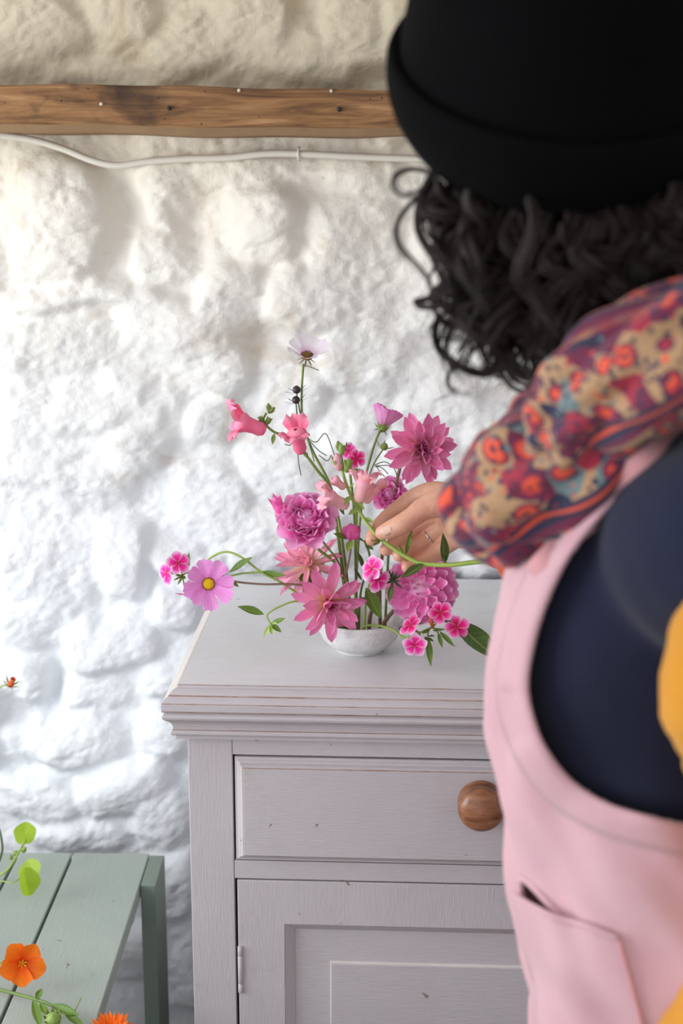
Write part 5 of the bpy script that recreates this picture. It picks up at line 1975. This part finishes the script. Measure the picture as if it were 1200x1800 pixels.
# one mesh: body skin joined with the finer hand
bmx = bmesh.new()
bmx.from_mesh(bm_)
bmx.from_mesh(hm)
me = bpy.data.meshes.new('body')
bmx.to_mesh(me)
bmx.free()
me.materials.clear()
me.materials.append(M['skin'])
me.polygons.foreach_set('use_smooth', [True] * len(me.polygons))
body = link('body', me, person)
for s in (-1, 1):
    mb = MB()
    ball(mb, HC + FD * .080 + SF * (.032 * s) + Vector((0, 0, -.008)), (.011, .012, .010), 14, 10)
    mb.build('eye', 'eye', body, PO, smooth=True)
    mb = MB()
    ball(mb, HC + FD * .0875 + SF * (.032 * s) + Vector((0, 0, -.010)), (.0045, .0050, .0050), 12, 8)
    mb.build('iris', 'bud_dark', body, PO, smooth=True)


def nail(P, D, Nn, L, Wd):
    """curved fingernail at P, pointing along D, facing Nn"""
    D = Vector(D).normalized()
    Nn = (Vector(Nn) - D * Vector(Nn).dot(D)).normalized()
    S_ = D.cross(Nn)
    rws = []
    for j in range(7):
        t_ = -1 + 2 * j / 6
        w = math.sqrt(max(0.02, 1 - abs(t_) ** 4)) if t_ > 0 else (1 - .25 * t_ * t_)
        rws.append([P + D * (t_ * L / 2) + S_ * (s * w * Wd / 2) - Nn * (Wd * .20 * s * s * w) for s in (-1, -.6, -.2, .2, .6, 1)])
    mb = MB()
    grid_mesh(mb, rws, closed=False)
    o = mb.build('fingernail', 'nail_skin', body, PO, smooth=True)
    sd = o.modifiers.new('thickness', 'SOLIDIFY')
    sd.thickness = .0008
    sd.offset = 0
    return o


bvh_h = BVHTree.FromPolygons([tuple(v.co + PO) for v in hm.vertices], [tuple(p.vertices) for p in hm.polygons])
h = bvh_h.ray_cast(CAM_LOC, ray(679, 932).normalized())
if h[0] is not None:
    nail(h[0] + h[1] * .0004, TH[-1] - TH[-3], h[1], .0135, .0115)
# ring on the ring finger
c_, d_ = RG[2].lerp(RG[3], .75), (RG[3] - RG[2]).normalized()
mb = MB()
fr_ = frame(c_, d_)
mb.tube([fr_ @ Vector((math.cos(a) * .0104, math.sin(a) * .0104, 0)) for a in [2 * math.pi * k / 32 for k in range(33)]], .0011, 8)
rg = mb.build('finger_ring', 'silver', person, PO, smooth=True)
# rust-coloured sleeve of the reaching arm
mb = MB()
SL = [at(858, 942, .012), at(878, 948, -.006), at(915, 957, -.045), at(975, 972, -.11), RS.lerp(EL, .5), RS]
P, Rr = spline(SL, 10, [.0275, .0305, .0350, .050, .060, .066])
v, f, uv = sweep(P, [r * (1 + .05 * math.sin(i * 1.1) + .03 * math.sin(i * 2.7)) for i, r in enumerate(Rr)], 32, False)
mb.add(v, f)
o = mb.build('sleeve', 'rustwool', person, PO, smooth=True)
sd = o.modifiers.new('thickness', 'SOLIDIFY')
sd.thickness = .003

# ---- black beanie with a turned-up cuff
HAT = at(1000, 92, -.56)
hr = .1125
ax = (_U * .70 - _fw * .71).normalized()
mt = frame(HAT, ax)
crown, cuff = [], []
for i in range(40):
    a = R_(92) - R_(126) * i / 39
    r = hr * 1.0 * math.cos(a) * (1.0 + .008 * math.sin(i * .7))
    crown.append((max(r, .0004), hr * math.sin(a) * (1.32 if a > 0 else 1)))
mb = MB()
mb.lathe(crown, 64, mt)
hat = mb.build('beanie', 'hat', person, PO, smooth=True)
prof = []
lo, hi = -.52, -.02
for i in range(15):
    s = lo + (hi - lo) * i / 14
    r = math.sqrt(max(0, 1 - s * s)) * hr + .0090 + .0025 * math.sin(math.pi * i / 14)
    prof.append((r, s * hr))
prof = [(prof[0][0] - .010, prof[0][1] + .001), (prof[0][0] - .004, prof[0][1] - .004)] + prof + [(prof[-1][0] - .002, prof[-1][1] + .004), (prof[-1][0] - .0070, prof[-1][1] + .003), (prof[-1][0] - .012, prof[-1][1] - .004)]
mb = MB()
mb.lathe(prof, 64, mt)
mb.build('cuff', 'hat', hat, PO, smooth=True)

# ---- dark curly hair
hb = MB()
ball(hb, at(1010, 380, -.520), (.090, .075, .070), 32, 20)
ball(hb, at(1050, 480, -.525), (.076, .070, .052), 32, 20)
ball(hb, at(945, 460, -.53), (.036, .040, .056), 24, 16)
ball(hb, at(1140, 420, -.54), (.085, .080, .085), 24, 16)
rng = random.Random(12)
for v in hb.v:
    pass


def lock(mb, P, r, n=5, res=6):
    """a lock of hair: several fine strands running side by side"""
    P = [Vector(p) for p in P]
    if res > 1:
        P = spline(P, max(2, res // 2))
    k = len(P)
    m_ = 3 if r < .002 else 5 if r < .003 else 7
    for s in range(m_):
        ph = 2.4 * s + rng.uniform(0, 1)
        rad = r * (0 if s == 0 else rng.uniform(.75, 1.35))
        Q = []
        for i, p in enumerate(P):
            t_ = i / (k - 1)
            a = ph + 3.0 * t_
            sp = rad * (.6 + .9 * t_)
            Q.append(p + _R * (math.cos(a) * sp) + _U * (math.sin(a) * sp) + _fw * (math.sin(a * 1.3 + s) * sp))
        rs = r * rng.uniform(.38, .62)
        v, f, uv = sweep(Q, [rs * (1 - .75 * (i / (k - 1)) ** 2) for i in range(k)], n, False)
        mb.add(v, f, 0, [(u + s * .37, w * 3) for u, w in uv])


def curl(mb, a, b, turns, rad, r, seed, y0):
    """corkscrew lock from pixel a to pixel b"""
    q = random.Random(seed)
    A, B = at(a[0], a[1], y0 + q.uniform(-.01, .01)), at(b[0], b[1], y0 + q.uniform(-.02, .02))
    N = int(turns * 10) + 4
    ph = q.uniform(0, 6.28)
    pts = []
    sgn = q.choice((-1, 1))
    for i in range(N + 1):
        t_ = i / N
        c = A.lerp(B, t_)
        rr = rad * (.25 + .75 * min(1, t_ * 2)) * (1 + .3 * math.sin(t_ * 5 + ph))
        an = ph + sgn * 2 * math.pi * turns * t_
        pts.append(c + _R * (math.cos(an) * rr) + _fw * (math.sin(an) * rr * .8) + _U * (.35 * rr * math.sin(an + .8)))
    lock(mb, pts, r, 4, 1)


# loose curls that stand out against the wall
for P, r in [([(752, 300), (722, 296), (696, 306), (690, 326), (706, 343), (734, 338), (752, 318), (760, 300)], .0018),
             ([(758, 322), (730, 350), (704, 380), (696, 410), (706, 440), (734, 468), (758, 500), (764, 530), (752, 560)], .0016),
             ([(765, 300), (742, 350), (738, 400), (760, 440), (784, 480), (800, 520), (806, 560)], .0034),
             ([(775, 320), (760, 380), (775, 430), (800, 460), (812, 500), (800, 540), (775, 560), (764, 590)], .0030),
             ([(806, 508), (770, 522), (734, 530), (744, 536), (790, 532), (822, 520)], .0026),
             ([(770, 556), (764, 590), (774, 618), (796, 636), (826, 652), (858, 654), (876, 634), (868, 606), (842, 598), (820, 610), (816, 634), (832, 652)], .0022),
             ([(800, 640), (786, 660), (790, 682), (812, 694), (836, 690)], .0014),
             ([(850, 560), (868, 600), (884, 640), (900, 668), (930, 680), (955, 676)], .0034),
             ([(820, 420), (826, 480), (846, 520), (842, 566), (862, 590)], .0032),
             ([(790, 350), (806, 410), (796, 460), (822, 500), (850, 520), (838, 548)], .0034),
             ([(900, 560), (886, 600), (896, 640), (926, 660), (960, 652)], .0034),
             ([(940, 560), (930, 610), (944, 650), (970, 660)], .0036),
             ([(760, 540), (784, 570), (812, 574), (800, 556)], .0018),
             ([(782, 440), (762, 470), (750, 500), (764, 524)], .0014)]:
    y0 = -.56 + rng.uniform(-.02, .02)
    lock(hb, [at(x, y, y0 + .012 * math.sin(i * 1.1)) for i, (x, y) in enumerate(P)], r)
for i in range(300):
    x0 = rng.uniform(765, 1300)
    y0 = 300 + 70 * math.sin(math.pi * min(1, max(0, (x0 - 700) / 560))) + rng.uniform(-20, 30)
    ln = rng.uniform(110, 250)
    dx = rng.uniform(-30, 40)
    if x0 < 850:
        ln = rng.uniform(90, 230)
    yend = min(y0 + ln, 690 - max(0, (x0 - 960)) * .72)
    if x0 > 1010:
        yend = min(yend, 640 - (x0 - 1010) * .72)
    if yend - y0 < 50:
        continue
    depth = rng.uniform(-.635, -.50) if x0 > 900 else rng.uniform(-.60, -.50)
    curl(hb, (x0, y0), (x0 + dx + (30 if x0 < 850 else 0), yend), rng.uniform(.7, 2.0), rng.uniform(.006, .016), rng.uniform(.0014, .0042), i, depth)
for i in range(70):
    x0 = rng.uniform(790, 960)
    y0 = rng.uniform(360, 470)
    yend = rng.uniform(560, 676)
    curl(hb, (x0, y0), (x0 + rng.uniform(-20, 45), yend), rng.uniform(.8, 1.8), rng.uniform(.008, .018), rng.uniform(.0014, .0036), 900 + i, rng.uniform(-.60, -.52))
for i in range(110):        # the far and right-hand side of the head
    a = rng.uniform(-1.9, 1.3)
    d_ = Vector((math.cos(a), math.sin(a) * .9, 0))
    A = HC + d_ * rng.uniform(.078, .098) + Vector((0, 0, rng.uniform(-.07, .0)))
    B = A + d_ * rng.uniform(0, .03) + Vector((0, 0, -rng.uniform(.07, .12)))
    N, tu, ph, ra = 18, rng.uniform(.8, 2), rng.uniform(0, 6), rng.uniform(.006, .014)
    T = Vector((-d_.y, d_.x, 0))
    lock(hb, [A.lerp(B, k / N) + T * (math.cos(ph + 6.28 * tu * k / N) * ra) + d_ * (math.sin(ph + 6.28 * tu * k / N) * ra) for k in range(N + 1)], rng.uniform(.0016, .0036), 4, 1)
hair = hb.build('hair', 'hair', person, PO, smooth=True, uv=True)

# ---- patterned scarf bunched round the neck and falling forward
mb = MB()


def cloth_roll(mb, pts, rad, seed, n=72, res=16, uvs=(3.0, .35), amp=.16):
    P, Rr = spline([Vector(p) for p in pts], res, list(rad))
    cum = [0]
    for i in range(1, len(P)):
        cum.append(cum[-1] + (P[i] - P[i - 1]).length)
    a = (P[0] - P[1]).normalized()
    b = (P[-1] - P[-2]).normalized()
    ra, rb = Rr[0], Rr[-1]
    K = (.98, .92, .8, .62, .4, .2)
    PP = [P[0] + a * ra * .8 * k for k in K] + P + [P[-1] + b * rb * .8 * k for k in K[::-1]]
    RR = [ra * math.sqrt(max(.01, 1 - k * k)) for k in K] + Rr + [rb * math.sqrt(max(.01, 1 - k * k)) for k in K[::-1]]
    v, f, uv = sweep(PP, RR, n, True)
    q = random.Random(seed)
    ph = [q.uniform(0, 6.28) for _ in range(8)]
    L = sum((PP[i + 1] - PP[i]).length for i in range(len(PP) - 1))
    out, ou = [], []
    for j, p in enumerate(v):
        i, k = divmod(j, n)
        th = 2 * math.pi * k / n
        s = i / (len(PP) - 1)
        # long folds that run along the roll, twisting, with soft crests and tight valleys
        w = math.sin(3 * th + 5 * s + ph[0] + 1.2 * math.sin(4 * s + ph[1]))
        w2 = math.sin(5 * th - 9 * s + ph[2] + .8 * math.sin(7 * s + ph[3]))
        w3 = math.sin(2 * th + 14 * s + ph[4])
        d = amp * (1 - abs(w)) * -1.0 + amp * .5 * (1 - abs(w2)) * -1.0 + amp * .5 * w3
        c = PP[i]
        out.append(c + (p - c) * (1 + amp * .8 + d))
        ou.append((th / (2 * math.pi) * uvs[0], s * L / uvs[1] * uvs[0]))
    mb.add(out, f, 0, ou)


cloth_roll(mb, [at(1420, 560, -.44), at(1400, 540, -.58), at(1300, 560, -.64), at(1190, 606, -.655), at(1100, 664, -.645), at(1034, 724, -.62), at(1000, 765, -.60)], [.034, .038, .038, .038, .037, .035, .030], 3, uvs=(3, .28), amp=.24)
cloth_roll(mb, [at(1180, 670, -.60), at(1100, 738, -.605), at(1035, 792, -.60), at(975, 830, -.59), at(915, 866, -.575), at(870, 892, -.565), at(846, 905, -.56)], [.022, .030, .038, .043, .042, .038, .032], 8, uvs=(3, .26), amp=.22)
cloth_roll(mb, [at(1060, 690, -.55), at(1000, 740, -.56), at(940, 800, -.56), at(880, 850, -.56)], [.032, .034, .036, .030], 14, uvs=(3, .28))
cloth_roll(mb, [at(1300, 620, -.42), at(1180, 640, -.40), at(1080, 680, -.42), at(1010, 730, -.48)], [.036, .038, .036, .030], 21, uvs=(3, .28))
mb.build('scarf', 'scarf', person, PO, smooth=True, uv=True)
